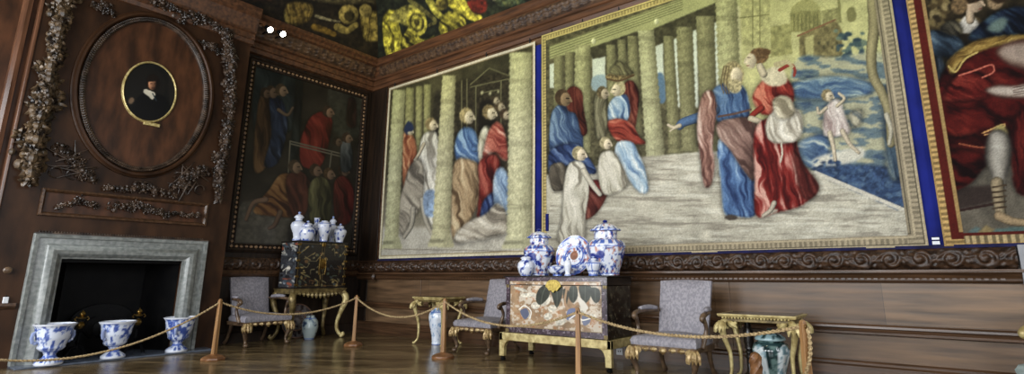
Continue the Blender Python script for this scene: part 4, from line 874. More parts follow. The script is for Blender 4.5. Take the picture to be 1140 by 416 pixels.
def fn(P):
    X, Z = P.V[..., 0], P.V[..., 2]; P.c = np.ones(P.c.shape)*np.array([64, 52, 60])*(.55+.95*fbm(X*30, Z*30, 2))[..., None]
    P.lay(np.clip((fbm(X*55, Z*55, 8)-.6)*10, 0, 1)*.7, (150, 140, 150))
    inn = blur(((X > QX0+.075) & (X < QX1-.075) & (Z > .40) & (Z < .93)).astype(float), 1); base = np.array([150, 124, 96])*(.72+.55*fbm(X*9, Z*9, 5))[..., None]; P.c = P.c*(1-inn[..., None])+base*inn[..., None]
    R = random.Random(4)
    P.lay(inn*np.clip((fbm(X*16, Z*22, 12)-.5)*9, 0, 1)*.85, (206, 196, 180)); P.lay(inn*np.clip((fbm(X*22, Z*22, 33)-.6)*10, 0, 1)*.7, (160, 108, 72))
    for x, y, rx, ry in ((585, 349, 5, 5), (606, 334, 7, 6), (596, 340, 5, 4), (610, 352, 5, 4), (624, 358, 6, 4), (588, 328, 9, 2.5), (580, 322, 8, 2), (648, 345, 5, 4), (660, 352, 4, 3), (615, 343, 5, 4)): P.ell(x, y, rx, ry, (200, 194, 178), R.uniform(-20, 20), soft=2, var=.35)
    P.fill([(579, 346), (586, 343), (589, 350), (584, 355)], (92, 98, 120)); P.line([(578, 344), (584, 340), (591, 346), (590, 354)], 1.2, (236, 234, 226))
    G = (52, 56, 48)
    for q in ([(604, 318), (612, 318), (611, 330), (602, 339), (597, 335), (598, 325)], [(614, 320), (626, 318), (625, 332), (620, 342), (616, 334)], [(635, 319), (642, 319), (643, 330), (638, 337), (633, 330)], [(645, 318), (658, 319), (657, 331), (651, 337), (646, 329)], [(658, 320), (667, 322), (668, 333), (663, 337), (658, 330)], [(627, 322), (633, 324), (631, 338), (628, 336)]):
        P.fill(q, G, soft=1, var=.25); q_ = np.array(q); P.line([q_[0]*.5+q_[1]*.5, q_.mean(0), q_[3]], .7, (86, 90, 78))
    P.line([(631, 320), (629, 336), (634, 344), (642, 338)], 2.4, (160, 130, 100)); P.fill([(632, 345), (640, 343), (640, 352), (631, 356)], (104, 112, 140)); P.fill([(648, 352), (656, 350), (657, 358), (650, 362)], (104, 110, 130))
    P.line([(634, 355), (642, 350), (648, 356), (658, 354)], 1.4, (226, 220, 208)); P.fill([(643, 330), (650, 335), (655, 343), (648, 345)], (206, 200, 188), soft=1)
    e = ((X > QX0+.068) & (X < QX1-.068) & (Z > .393) & (Z < .937)) & ~((X > QX0+.075) & (X < QX1-.075) & (Z > .40) & (Z < .93)); P.lay(e*.8, (150, 128, 88))
Sg, Tg = np.meshgrid(np.linspace(QX0+.004, QX1-.004, 340), np.linspace(.33, .888, 150)); picture_panel('painted_front', np.stack([Sg, 0*Sg+QY0-.003, Tg], -1), fn, t)
Sg2, Tg2 = np.meshgrid(np.linspace(QX0-.008, QX1+.008, 340), np.linspace(.897, .983, 30)); Sg, Tg = Sg2, Tg2
picture_panel('painted_lid_edge', np.stack([Sg2, 0*Sg2+QY0-.015, Tg2], -1), fn, t)
def fn2(P):
    Y, Z = P.V[..., 1], P.V[..., 2]; P.c *= (.7+.6*fbm(Y*12, Z*12, 4))[..., None]; P.lay(np.clip((fbm(Y*18, Z*18, 7)-.55)*9, 0, 1)*.6, (74, 72, 60)); P.lay(np.clip((fbm(Y*26, Z*26, 17)-.62)*10, 0, 1)*.6, (110, 100, 76))
Sg, Tg = np.meshgrid(np.linspace(QY0+.005, QY1-.005, 90), np.linspace(.33, .888, 110)); picture_panel('painted_side', np.stack([0*Sg+QX1+.002, Sg, Tg], -1), fn2, t)
lx = float(atY(617, 316, QY0)[0]); pl = [(0, .0), (.05, .005), (.09, .03), (.11, .075), (.08, .1), (.055, .13), (.03, .12), (0, .15), (-.03, .12), (-.055, .13), (-.08, .1), (-.11, .075), (-.09, .03), (-.05, .005)]
b = B(); vs = [(lx+x, QY0-.03, .955-z) for x, z in [(x, .15-z if False else z) for x, z in pl]]; vs2 = [(x, QY0-.012, z) for x, y, z in vs]; n = len(pl)
b.add(vs+vs2, [(i, (i+1) % n, n+(i+1) % n, n+i) for i in range(n)]+[tuple(range(n)), tuple(range(n, 2*n))]); b.build('lock_plate', M('gilt_lock_plate', (206, 184, 96), (160, 136, 60), (40, 40, 40), rough=.35, metal=.4), t, bevel=.002)
for x in (QX0, QX1):
    for z in (.34, .87):
        s = 1 if x == QX0 else -1; B().box(min(x, x+s*.05), max(x, x+s*.05), QY0-.007, QY0-.001, z-.012, z+.03).build('corner_mount', m_gilt_d, t, bevel=.002)

# porcelain on the coffer
RED = (184, 118, 96)
def crow(c, a, Z):   # broad blue leaf and lower lappets on the big jars
    for a0, z0, ra, rz_, cc in ((-1.9, .20, .42, .06, DBL), (-2.2, .32, .22, .09, BLU*.8), (-1.35, .24, .26, .05, DBL), (.6, .22, .5, .07, DBL), (2.4, .24, .5, .08, DBL)):
        d = ((np.angle(np.exp(1j*(a-a0))))/ra)**2+((Z-z0)/rz_)**2; k = np.clip((1-d)*4, 0, 1)*.9; c = c*(1-k[..., None])+cc*k[..., None]
    return c
def big_jar(label, x, y, z, h, w, seed, lid_w=1.0):
    t = thing('covered_jar', label, 'jar', (x, y, z), 0, 'pair of large covered jars on the coffer'); hb = h*.66; r = w/2
    ware([(0, 0), (.62*r, 0), (.66*r, .02*hb), (.64*r, .06*hb), (.72*r, .22*hb), (.92*r, .55*hb), (1.0*r, .78*hb), (.97*r, .86*hb), (.8*r, .95*hb), (.62*r, .98*hb), (.58*r, 1.0*hb), (.4*r, hb)], 'body', t, 128, [(.06*hb, .085*hb, BLU), (.78*hb, .8*hb, BLU), (.86*hb, .95*hb, 'zig'), (.03*hb, .05*hb, BLU)], .51, 17, seed, red=RED, octa=8, motif=crow)
    c = hb; ware([(.4*r, c), (.6*r, c), (.6*r, c+.12*h), (.8*r, c+.135*h), (.8*r, c+.16*h), (.66*r, c+.19*h), (.46*r, c+.245*h), (.2*r, c+.275*h), (.14*r, c+.285*h), (0, c+.287*h)], 'lid', t, 96, [(c+.13*h, c+.145*h, BLU), (c+.16*h, c+.2*h, 'zig')], .51, 17, seed+5, red=RED, octa=8)
    ware([(0, c+.28*h), (.15*r, c+.285*h), (.09*r, c+.295*h), (.15*r, c+.31*h), (.12*r, c+.325*h), (.03*r, c+.34*h), (0, c+.342*h)], 'finial', t, 16, [(0, 9, DBL)], .5, 12, 2)
ZC = 1.0
big_jar('left one of the two large covered jars on the lacquer coffer', float(atY(600, 304, -.58)[0]), -.58, ZC, .60, .42, 5)
big_jar('right and taller one of the two large covered jars on the lacquer coffer', float(atY(675, 304, -.60)[0]), -.60, ZC, .655, .47, 16)
jar('small round blue and white jar at the left front edge of the coffer', 'lidded_jar', float(atY(585.5, 304, -.80)[0]), -.80, ZC, .27, .22, 1, 12, 'small jars on the coffer', .53, 'round', sc=13)
jar('small blue and white jar before the right covered jar on the coffer', 'lidded_jar', float(atY(660.5, 304, -.84)[0]), -.84, ZC, .22, .19, 1, 13, 'small jars on the coffer', .5, 'shoulder', bands=[(.0, .02, BLU), (.13, .145, BLU), (.05, .055, BLU)], panels=6)
t = thing('bowl', 'small blue and white bowl in front of the plate on the coffer', 'bowl', (float(atY(621, 304, -.82)[0]), -.82, ZC)); ware([(0, 0), (.06, 0), (.06, .015), (.1, .04), (.125, .085), (.13, .11), (.122, .11), (.09, .04), (0, .03)], 'body', t, 40, [(.0, .02, BLU), (.1, .12, BLU)], .45, 12, 21)
ware([(0, .1), (.1, .105), (.06, .125), (.015, .135), (.018, .15), (0, .155)], 'cover', t, 32, [(.13, .2, BLU)], .5, 12, 25)
t = thing('bottle', 'small white cone-shaped bottle between the bowl and the plate on the coffer', 'bottle', (float(atY(632, 304, -.84)[0]), -.84, ZC)); ware([(0, 0), (.04, 0), (.042, .01), (.028, .03), (.036, .07), (.05, .13), (.04, .165), (.014, .19), (.012, .215), (0, .216)], 'body', t, 24, [(.0, .012, BLU*.5+WHT*.5)], .68, 10, 27)
t = thing('plate', 'round blue and white plate with a brown centre standing upright between the covered jars', 'plate', (float(atY(637, 304, -.62)[0]), -.62, ZC+.0)); t.rotation_euler = (math.radians(-0), 0, 0); t.rotation_euler = Matrix.Rotation(-PI/2, 4, 'Z').to_euler()
def pcol(V):
    r = np.hypot(V[:, 1], V[:, 2]-.275); a = np.arctan2(V[:, 2]-.275, V[:, 1]); n_ = fbm(V[:, 1]*24+9, V[:, 2]*24+3, 6, 3); c_ = WHT*np.ones((len(V), 3))
    for th, cc, m_ in ((.53, BLU, 9), (.64, DBL, 12)): k = np.clip((n_-th)*m_, 0, 1)[:, None]; c_ = c_*(1-k)+np.array(cc)*k
    k = np.clip((fbm(V[:, 1]*30, V[:, 2]*30, 31, 2)-.62)*12, 0, 1)[:, None]; c_ = c_*(1-k)+np.array(RED)*k
    for r0, w_, cc in ((.262, .012, BLU), (.14, .008, BLU), (.165, .006, BLU)): c_ = np.where((np.abs(r-r0) < w_)[:, None], np.array(cc), c_)
    c_ = np.where((r < .06)[:, None], np.array([150, 104, 84.])*(.7+.6*n_)[:, None], c_); return c_
o = dish('plate_body', .25, t, pcol, 0); t.rotation_euler = (0, 0, -PI/2); pl_tilt = Matrix.Rotation(-PI/2+.06, 4, 'Z') @ Matrix.Rotation(math.radians(-12), 4, 'Y'); t.rotation_euler = pl_tilt.to_euler()
b = B()
for s in (-1, 1): b.tube([(.05, s*.08, .0), (.03, s*.08, .012), (-.02, s*.08, .02), (-.07, s*.06, .18)], .007, 6); b.tube([(-.07, s*.06, .18), (-.15, s*.07, .0)], .007, 6)
b.tube([(-.07, -.06, .18), (-.07, .06, .18)], .007, 6); b.build('rest', m_iron, t, smooth=True)

# tall vase under the first table, lidded vase under the second
jar('tall white and blue vase standing under the small gilt table near the corner', 'vase', 2.28, -.40, 0, .53, .28, 0, 17, None, .55, 'shoulder', white=np.array([214, 222, 234.]), blue=np.array([140, 168, 200.]), dark=np.array([100, 134, 180.]), sc=13, bands=[(.0, .015, BLU), (.46, .475, BLU)])
t = thing('lidded_vase', 'large green and white lidded vase standing under the right gilt table', 'vase', (7.09, -.60, 0))
GN = np.array([98, 122, 118.]); DG = np.array([38, 62, 64.])
def pan(c, a, Z):
    for a0 in (-2.1, -.5, 1.1, 2.7):
        d = np.abs(np.angle(np.exp(1j*(a-a0)))); k = ((d < .5) & (Z < .375-.09*(d/.5)**2) & (Z > .06)).astype(float)[..., None]; c = c*(1-k)+(np.array([206, 214, 216.]))*k
        f = fbm(a*7, Z*34, 5, 3); kk = k[..., 0]*np.clip((f-.55)*10, 0, 1); c = c*(1-kk[..., None])+np.array([110, 140, 150.])*kk[..., None]
    return c
ware([(0, 0), (.11, 0), (.11, .02), (.10, .05), (.125, .15), (.165, .27), (.17, .32), (.15, .37), (.115, .39), (.11, .41), (.08, .41)], 'body', t, 48, [(.37, .385, DG), (.0, .03, DG)], .45, 9, 30, white=GN, blue=DG, dark=DG*.7, motif=pan)
ware([(.08, .405), (.135, .405), (.14, .415), (.135, .43), (.10, .455), (.05, .475), (.02, .48), (.03, .495), (.02, .51), (0, .512)], 'lid', t, 40, [(.405, .42, np.array([150, 176, 180.])), (.47, .52, DG*.7)], .48, 12, 34, white=np.array([140, 168, 174.]), blue=DG, dark=DG)
# turned pieces seen beside that vase
tag(B().lathe([(.07, 0), (.08, .02), (.06, .05), (.035, .09), (.03, .2), (.042, .22), (.042, .235), (.03, .245), (.042, .26), (.042, .275), (.03, .285), (.045, .30), (.04, .33), (.05, .36), (.05, .47), (.035, .5), (.03, .545)], 20, (6.86, -.50, 0)).build('turned_column', m_lac, None, smooth=True, angle=30), 'dark ringed turned column standing under the right gilt table left of the vase', 'column')
px_ = atY(841, 400, -1.0)
t = thing('carved_finial', 'short brown spiral-carved wooden stump standing before the lidded green vase', 'finial', (float(px_[0]), -1.0, 0))
B().tube([(0, 0, 0), (0, 0, .05), (0, 0, .1), (0, 0, .15), (0, 0, .2), (0, 0, .25), (0, 0, .29), (0, 0, .32), (0, 0, .335)], [.06, .06, .052, .052, .052, .052, .05, .034, .008], 20, lobes=5, lob=.1, twist=14).build('spiral_body', m_postb, t, smooth=True)
B().lathe([(.075, 0), (.085, .015), (.08, .035), (.06, .05)], 20).build('foot', m_postb, t, smooth=True)
# wall socket
t = thing('wall_socket', 'small white wall socket on the skirting right of the coffer stand', 'socket', (float(atY(690, 396, -.055)[0]), -.058, .09))
B().box(-.045, .045, -.004, .005, -.04, .04).build('plate', m_white, t, bevel=.004); B().box(-.02, -.008, -.007, -.003, -.006, .01).box(.008, .02, -.007, -.003, -.006, .01).build('holes', m_iron, t)
# pale edge strip at the far right end of the wall
struct(B().box(9.03, 9.10, -.10, 0, .93, 1.26).build('trim_17', m_pale, bevel=.005))

# ------------------------------------------------------------------ rope barrier
def post(label, x, y, h, seed):
    t = thing('barrier_post', label, 'post', (x, y, 0), seed, 'rope barrier posts')
    B().frust((-.025, .025, -.025, .025), .05, (-.019, .019, -.019, .019), h-.02).frust((-.019, .019, -.019, .019), h-.02, (-.01, .01, -.01, .01), h).build('shaft', m_postw, t, bevel=.004)
    B().lathe([(.135, 0), (.14, .012), (.135, .03), (.10, .05), (.045, .065), (.035, .072)], 8 if seed < 3 else 24, ph=PI/8).build('base', m_postb, t, smooth=seed >= 3, angle=40)
    b = B()
    for s in (-1, 1): b.tube([(s*.018, 0, h-.045), (s*.03, 0, h-.05), (s*.036, 0, h-.038), (s*.03, 0, h-.028), (s*.022, 0, h-.03)], .004, 6)
    b.build('hook', m_brass, t, smooth=True); return (x, y, h-.04)
PH = .72
tops = [post('light oak rope post nearest the fireplace urns', 1.22, -3.05, PH, .3), post('light oak rope post before the gilt cabinet stand', 1.42, -1.24, PH+.0, .9), post('light oak rope post in front of the small gilt table', 3.36, -1.29, PH, 3.4), post('light oak rope post in front of the lacquer coffer', 5.78, -1.94, PH, 1.9), post('light oak rope post before the right leg of the right gilt table', 7.72, -2.26, PH, 2.4)]
def rope(label, a, b_, sag, name='barrier_rope'):
    a = Vector(a); b_ = Vector(b_); pts = []; n = max(40, int((b_-a).length/.016))
    for i in range(n+1):
        u = i/n; p = a.lerp(b_, u); p.z -= sag*4*u*(1-u); pts.append(tuple(p))
    tag(B().tube(pts, .0115, 8, lobes=2, lob=.28, twist=95).build(name, m_rope, None, smooth=True), label, 'rope', 'barrier ropes')
rope('twisted rope dipping in front of the blue and white urns', (.95, -5.6, .46), tops[0], .40)
rope('twisted rope passing in front of the first armchair and the cabinet stand', tops[0], tops[1], .19)
rope('twisted rope between the cabinet stand and the small gilt table', tops[1], tops[2], .23)
rope('twisted rope running past the second armchair to the coffer', tops[2], tops[3], .2)
rope('twisted rope crossing before the third armchair to the right gilt table', tops[3], tops[4], .13)
c_ = curve([(tops[4][0]+.026, tops[4][1]-.01, tops[4][2]), (tops[4][0]+.034, tops[4][1]-.012, .6), (tops[4][0]+.03, tops[4][1]-.03, .5), (tops[4][0]+.0, tops[4][1]-.045, .40), (tops[4][0]-.045, tops[4][1]-.05, .28), (tops[4][0]-.10, tops[4][1]-.06, .1), (tops[4][0]-.16, tops[4][1]-.06, .015), (tops[4][0]-.3, tops[4][1]-.04, .012)], 10)
tag(B().tube(c_, .0115, 8, lobes=2, lob=.28, twist=95).build('barrier_rope', m_rope, None, smooth=True), 'loose rope end hanging down the post at the right gilt table', 'rope', 'barrier ropes')
# ------------------------------------------------------------------ tapestries on the long wall
def hang(x, z, seed, amp=.012):
    return -.045-amp*(fbm(x*1.4+seed, z*.35, seed, 3)-.3)*2-amp*.5*np.sin(x*7+seed)*np.clip((4.6-z)/3.2, 0, 1)
def tapestry(label, x0, x1, z0, z1, res, seed, paint, gam=1.25):
    """woven hanging: paint(P) returns (grid of border weight) after painting; the border is its own part"""
    nx, nz = int((x1-x0)*res), int((z1-z0)*res); X, Z = np.meshgrid(np.linspace(x0, x1, nx), np.linspace(z0, z1, nz)); V = np.stack([X, hang(X, Z, seed), Z], -1)
    P = Paint(np.stack([X, 0*X-.045, Z], -1), (188, 180, 150)); bd = paint(P); c = P.finish(.13, .08, seed, .68, gam)
    t = thing('tapestry', label, 'tapestry', (0, 0, 0), 0, 'figure tapestries on the long wall')
    fm = bd[:-1, :-1]
    o, u = gridmesh('woven_picture', V, m_tap, t, mask=~fm); setcol(o, c.reshape(-1, 3)[u])
    o, u = gridmesh('woven_border', V+np.array([0, -.004, 0]), m_tap, t, mask=fm); setcol(o, c.reshape(-1, 3)[u]); return t
def lining(t, x0, x1, z0, z1, y=-.02, mat=None, name='blue_lining'):
    B().box(x0, x1, y, -.004, z0, z1).build(name, mat or m_blue, t)
def cords(t, xs, zt, l):
    for x in xs: B().tube([(x, -.03, zt-.02), (x, -.035, zt+l*.5), (x, -.02, zt+l)], .012, 6).build('hanging_cord', m_cord, t)
YL, BG, GRY = (198, 194, 132), (196, 188, 160), (172, 166, 146)
SK, SKD, HR = (206, 190, 158), (176, 160, 132), (112, 84, 56)

def paint1(P):
    x, y = P.px, P.py; P.c = np.ones(P.c.shape)*np.array([86, 80, 56])*(.75+.5*fbm(x*.12, y*.12, 3))[..., None]
    t = np.clip((y-190)/60, 0, 1)[..., None]; P.c = P.c*(1-t)+np.array([150, 142, 120])*t; P.fill([(420, 252), (610, 256), (610, 296), (420, 292)], (188, 182, 164), sm=False, soft=6, var=.12, sc=.1)
    # hall with a gabled doorway in the middle distance
    P.fill([(506, 92), (568, 76), (568, 200), (506, 200)], (72, 64, 46), sm=False, soft=4, var=.35, sc=.4)
    for q in (((524, 94), (545, 76), (566, 84)), ((524, 97), (566, 88)), ((530, 96), (530, 150)), ((558, 90), (558, 150)), ((536, 104), (554, 100)), ((514, 90), (514, 180)), ((520, 88), (520, 180))): P.line(q, 1.4, (124, 118, 84), sm=False)
    P.fill([(534, 120), (538, 112), (548, 112), (550, 122), (550, 150), (534, 150)], (48, 42, 32), soft=2)
    for lx, ly in ((537, 103), (546, 104), (555, 102)): P.ell(lx, ly, 1.5, 2, (190, 182, 140))
    for a in ((457, 98, 455, 176, 9, 9), (467, 96, 466, 172, 7.5, 7), (476, 94, 475, 160, 8, 7)): P.column(*a, (168, 164, 110), (96, 92, 62), .5, False, 4)
    P.fill([(482, 120), (492, 110), (494, 230), (484, 236)], (66, 60, 46), soft=3, var=.3)
    # group at left
    P.drape([(449, 152), (456, 148), (463, 158), (464, 184), (460, 212), (450, 214)], (176, 98, 60), (218, 160, 110), (110, 50, 34), 82, 1.4, 2); P.head(456, 146, 4.2, SK, (52, 62, 92)); P.fill([(451, 142), (455, 135), (460, 139), (460, 145), (452, 147)], (48, 62, 104))
    P.drape([(470, 152), (478, 146), (487, 150), (489, 178), (487, 204), (490, 250), (478, 248), (468, 210), (462, 196), (466, 172)], (204, 198, 180), (234, 230, 214), (140, 132, 116), 80, 1.2, 5); P.head(481, 139, 6, SK, (160, 138, 92)); P.limb([(472, 160), (466, 172), (462, 178)], (4, 3), SK)
    P.drape([(456, 186), (466, 176), (472, 190), (470, 226), (458, 244), (448, 262), (442, 240), (450, 206)], (162, 152, 132), (192, 184, 162), (104, 96, 84), 60, 1.1, 6); P.limb([(460, 232), (458, 250), (450, 264)], (6, 4), (170, 162, 142)); P.limb([(470, 222), (474, 244), (482, 262)], (6, 4), (176, 168, 148)); P.fill([(472, 216), (484, 212), (490, 236), (474, 240)], (132, 156, 184), soft=2, var=.3)
    # two tall robed men in the middle
    P.drape([(508, 152), (516, 142), (528, 144), (534, 160), (538, 176), (530, 184), (512, 182), (506, 170)], (82, 122, 176), (150, 184, 214), (40, 62, 112), 60, 1.0, 7)
    P.drape([(506, 180), (530, 180), (537, 196), (534, 224), (524, 246), (520, 262), (504, 266), (502, 230)], (186, 156, 112), (218, 196, 152), (116, 90, 60), 78, .9, 8); P.head(521, 130, 7.5, SK, (186, 164, 110)); P.limb([(528, 166), (538, 166), (545, 162)], (6, 3), (96, 136, 186))
    P.drape([(534, 150), (541, 140), (550, 146), (548, 170), (540, 186), (533, 176)], (196, 190, 160), (226, 220, 196), (128, 120, 100), 78, 1.2, 9)
    P.drape([(546, 142), (556, 136), (563, 150), (566, 176), (560, 178), (552, 170), (544, 172), (540, 180), (538, 170)], (206, 112, 88), (238, 196, 172), (150, 54, 44), 40, 1.2, 10)
    P.drape([(534, 180), (552, 172), (558, 190), (552, 226), (546, 246), (532, 246), (534, 210)], (150, 46, 38), (196, 98, 78), (84, 24, 24), 80, 1.0, 11); P.drape([(538, 224), (552, 214), (556, 236), (546, 250), (534, 254)], (56, 78, 138), (104, 132, 182), (30, 40, 84), 70, 1.1, 12); P.head(546, 126, 7, SK, (150, 128, 84))
    P.head(557, 119, 5, SKD, (96, 78, 52)); P.head(563, 128, 5, SKD, (86, 66, 46)); P.head(552, 112, 4, SKD, (80, 66, 46))
    # heaped pale cloth and a blue wrap at the foot of the pillar
    P.drape([(550, 196), (558, 186), (567, 198), (567, 240), (558, 246), (550, 226)], (150, 178, 204), (206, 220, 228), (92, 120, 158), 75, 1.1, 13)
    P.drape([(506, 262), (520, 248), (540, 238), (554, 226), (566, 240), (566, 258), (546, 264), (526, 268), (508, 270)], (186, 176, 154), (214, 206, 186), (126, 116, 100), 25, 1.0, 14)
    # near pillars
    P.column(445, 100, 436, 266, 14, 16, (196, 194, 146), (122, 118, 84), .35, True, 1); P.column(500, 84, 491, 264, 15, 20, (206, 200, 152), (118, 112, 80), .35, True, 2); P.column(580, 58, 578, 266, 25, 27, (208, 204, 158), (120, 116, 84), .35, True, 3)
    P.line([(428, 277), (604, 280)], 1.2, (150, 140, 120), sm=False)
    X, Z = P.V[..., 0], P.V[..., 2]; k = np.clip((Z-3.0)/1.6, 0, 1)[..., None]; P.c = P.c*(1-k*np.array([.02, .0, .18]))  # warm lamplight put into the weave colours, yellower towards the top
    e = np.minimum.reduce([X-X.min(), X.max()-X, Z-Z.min(), Z.max()-Z]); bd = e < .05; P.lay(bd*1.0, (212, 202, 168)); P.lay(((e > .035) & (e < .05))*1.0, (160, 142, 96)); return bd
Tx = {}
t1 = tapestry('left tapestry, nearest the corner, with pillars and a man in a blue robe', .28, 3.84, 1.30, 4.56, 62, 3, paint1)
lining(t1, .26, 3.93, 1.275, 4.5); lining(t1, .26, 3.9, 1.262, 1.30, -.06, m_navy, 'lower_edge'); cords(t1, (.42, 1.6, 2.8, 3.72), 4.55, .13)

def paint2(P):
    x, y = P.px, P.py; P.c = np.ones(P.c.shape)*np.array([190, 184, 158])*(.88+.22*fbm(x*.05, y*.18, 3))[..., None]
    # dim colonnade at left, pale buildings and sky at right
    P.fill([(600, 40), (800, -30), (812, 150), (770, 168), (600, 196)], (104, 98, 68), sm=False, soft=3, var=.35, sc=.3)
    t = np.clip((x-815)/12, 0, 1)*np.clip((205-y)/30, 0, 1); sky = np.array([196, 192, 128])*(.9+.2*fbm(x*.08, y*.1, 6))[..., None]; P.c = P.c*(1-t[..., None])+sky*t[..., None]
    for q in ([(659, 58), (674, 57), (674, 100), (660, 100)], [(729, 52), (738, 48), (741, 112), (732, 112)], [(750, 44), (754, 42), (758, 120), (753, 120)], [(771, 26), (776, 24), (778, 120), (773, 120)], [(795, 20), (800, 18), (803, 100), (797, 100)], [(612, 72), (618, 70), (618, 98), (612, 98)]):
        P.fill(q, (206, 212, 196), sm=False, soft=2); 
    P.fill([(660, 86), (674, 84), (674, 100), (660, 100)], (150, 172, 182), soft=3); P.fill([(731, 84), (739, 84), (741, 112), (733, 112)], (96, 128, 158), soft=2)
    P.fill([(612, 52), (760, -2), (850, -30), (850, 2), (790, 12), (712, 38), (612, 66)], (176, 176, 118), sm=False, soft=2)
    for k in range(5): P.line([(612, 52+k*3), (760, 0+k*2.6)], .9, (128, 128, 84), sm=False)
    P.fill([(655, 54), (712, 34), (712, 54), (660, 66)], (82, 78, 54), sm=False, soft=2, var=.3); P.fill([(728, 32), (800, 2), (800, 24), (730, 50)], (84, 80, 54), sm=False, soft=2, var=.3)
    C1, C2 = (184, 182, 128), (92, 88, 58); D1, D2 = (156, 152, 104), (84, 80, 54)
    for a in ((622, 62, 622, 150, 10, 11), (634, 58, 634, 150, 9, 9), (680, 50, 684, 140, 10, 12), (692, 44, 697, 140, 9, 10), (704, 40, 709, 150, 11, 12)): P.column(*a, D1, D2, .5, False, 5)
    P.column(649, 50, 648, 170, 17, 19, C1, C2, .4, False, 1); P.column(744, 40, 752, 168, 11, 14, D1, D2, .5, True, 6); P.column(762, 30, 768, 166, 18, 17, D1, D2, .45, True, 7); P.column(785, 18, 791, 172, 20, 18, D1, D2, .45, True, 8)
    P.column(719, 34, 731, 186, 18, 21, (192, 190, 142), (104, 100, 70), .4, True, 2); P.column(808, -14, 816, 190, 24, 24, (188, 186, 130), (96, 92, 60), .4, True, 3)
    for cx, cy in ((661, 46), (731, 24)): P.ell(cx, cy, 2.6, 3.2, (206, 204, 160), shade=.3)
    # distant town
    A1, A2 = (150, 146, 86), (120, 116, 66)
    P.fill([(824, -6), (858, -6), (856, 54), (826, 50)], (182, 178, 116), sm=False, soft=2, var=.2)
    for q in (((838, 0), (838, 52)), ((824, 20), (856, 16)), ((846, -2), (846, 50))): P.line(q, 1.2, (136, 132, 80), sm=False)
    P.fill([(880, 14), (882, 10), (912, 10), (914, 14), (914, 34), (880, 36)], A1, sm=False, soft=1, var=.2); P.fill([(882, 12), (886, 4), (898, -1), (908, 3), (912, 11)], (168, 164, 100)); P.ell(898, -1, 2.4, 3, A1)
    for k in range(7): P.line([(884+k*4.4, 16), (884+k*4.4, 34)], 1.0, A2, sm=False)
    P.fill([(858, 30), (880, 26), (882, 60), (858, 64)], (160, 156, 94), sm=False, soft=1, var=.2); P.fill([(914, 12), (936, 8), (937, 26), (916, 28)], (158, 154, 96), sm=False, soft=1, var=.25); P.fill([(943, 12), (947, 8), (952, 10), (953, 22), (944, 24)], (140, 136, 82)); P.line([(934, 0), (935, 22)], 3, (150, 146, 88))
    P.fill([(890, 38), (930, 22), (938, 34), (938, 62), (902, 70), (890, 62)], (140, 128, 80), sm=False, soft=1, var=.3); P.fill([(896, 42), (906, 38), (906, 68), (898, 68)], (190, 182, 116), sm=False, soft=1); P.line([(888, 40), (930, 22)], 2, (150, 108, 72), sm=False)
    for k in range(5): P.ell(912+k*5, 48+(k % 2)*5, 1.3, 2.2, (92, 88, 58))
    # trees and stretches of blue land and water
    R = random.Random(5)
    for _ in range(44): P.ell(R.gauss(950, 11), R.gauss(52, 10), R.uniform(2, 5), R.uniform(1.5, 4), R.choice([(74, 100, 104), (96, 120, 112), (58, 82, 96), (120, 138, 116)]), soft=1)
    m = P.mask([(884, 70), (930, 64), (990, 62), (1004, 120), (1008, 200), (930, 190), (890, 160)], soft=5); n = fbm(x*.05, y*.2, 21, 4); c = np.where((n > .52)[..., None], np.array([182, 180, 146.]), np.array([104, 128, 140.])); P.lay(m*.92, blur(c, 1)); P.lay(m*np.clip((n-.3)*-9+.2, 0, 1), (74, 100, 128))
    P.drape([(884, 92), (930, 84), (968, 92), (966, 106), (920, 110), (886, 108)], (94, 128, 160), (172, 190, 182), (62, 92, 136), 5, 1.0, 3, soft=3); P.drape([(886, 160), (920, 150), (920, 182), (896, 186)], (110, 140, 164), (190, 198, 186), (70, 100, 140), 10, 1.0, 4, soft=3)
    P.fill([(905, 178), (926, 170), (958, 164), (960, 176), (930, 186), (910, 192)], (208, 204, 184), soft=4)
    P.fill([(908, 190), (940, 184), (1004, 190), (1012, 232), (960, 212)], (58, 84, 124), soft=4, var=.4, sc=.3)
    for _ in range(260):
        u = R.random(); P.ell(915+u*92+R.gauss(0, 6), 192+u*28+R.gauss(0, 10), R.uniform(1.5, 4.5), R.uniform(1, 2.6), R.choice([(64, 94, 136), (54, 80, 120), (92, 122, 152), (74, 106, 146), (48, 68, 102)]), R.uniform(-40, 40), soft=1)
    P.drape([(984, 100), (992, 110), (1004, 190), (1002, 200), (988, 190)], (74, 98, 116), (130, 146, 146), (44, 60, 84), 80, 1.0, 6, soft=2)
    P.limb([(971, -8), (973, 30), (970, 60), (972, 84), (982, 104), (990, 128), (992, 160)], (13, 9), (166, 154, 108), .62); P.limb([(980, 30), (986, 14), (984, -6)], (7, 4), (150, 138, 96), .62); P.limb([(987, 128), (992, 144), (990, 160)], (6, 4), (196, 188, 160), .7)
    # boy walking along the water
    P.drape([(918, 122), (926, 112), (936, 112), (940, 126), (946, 148), (922, 152), (916, 146)], (210, 196, 184), (232, 222, 210), (168, 142, 134), 75, 1.4, 5); P.head(922, 107, 6, SK, (150, 132, 92)); P.limb([(924, 148), (928, 164), (930, 178)], (6, 3.5), SK); P.limb([(938, 146), (946, 160), (956, 170)], (6, 3.5), SK); P.limb([(932, 118), (940, 110), (934, 104)], (4, 3), SK); P.drape([(946, 126), (960, 122), (958, 138), (950, 142)], (176, 170, 140), (208, 200, 170), (110, 120, 120), 60, 1.2, 4); P.limb([(920, 120), (912, 126), (910, 120)], (4, 3), SK)
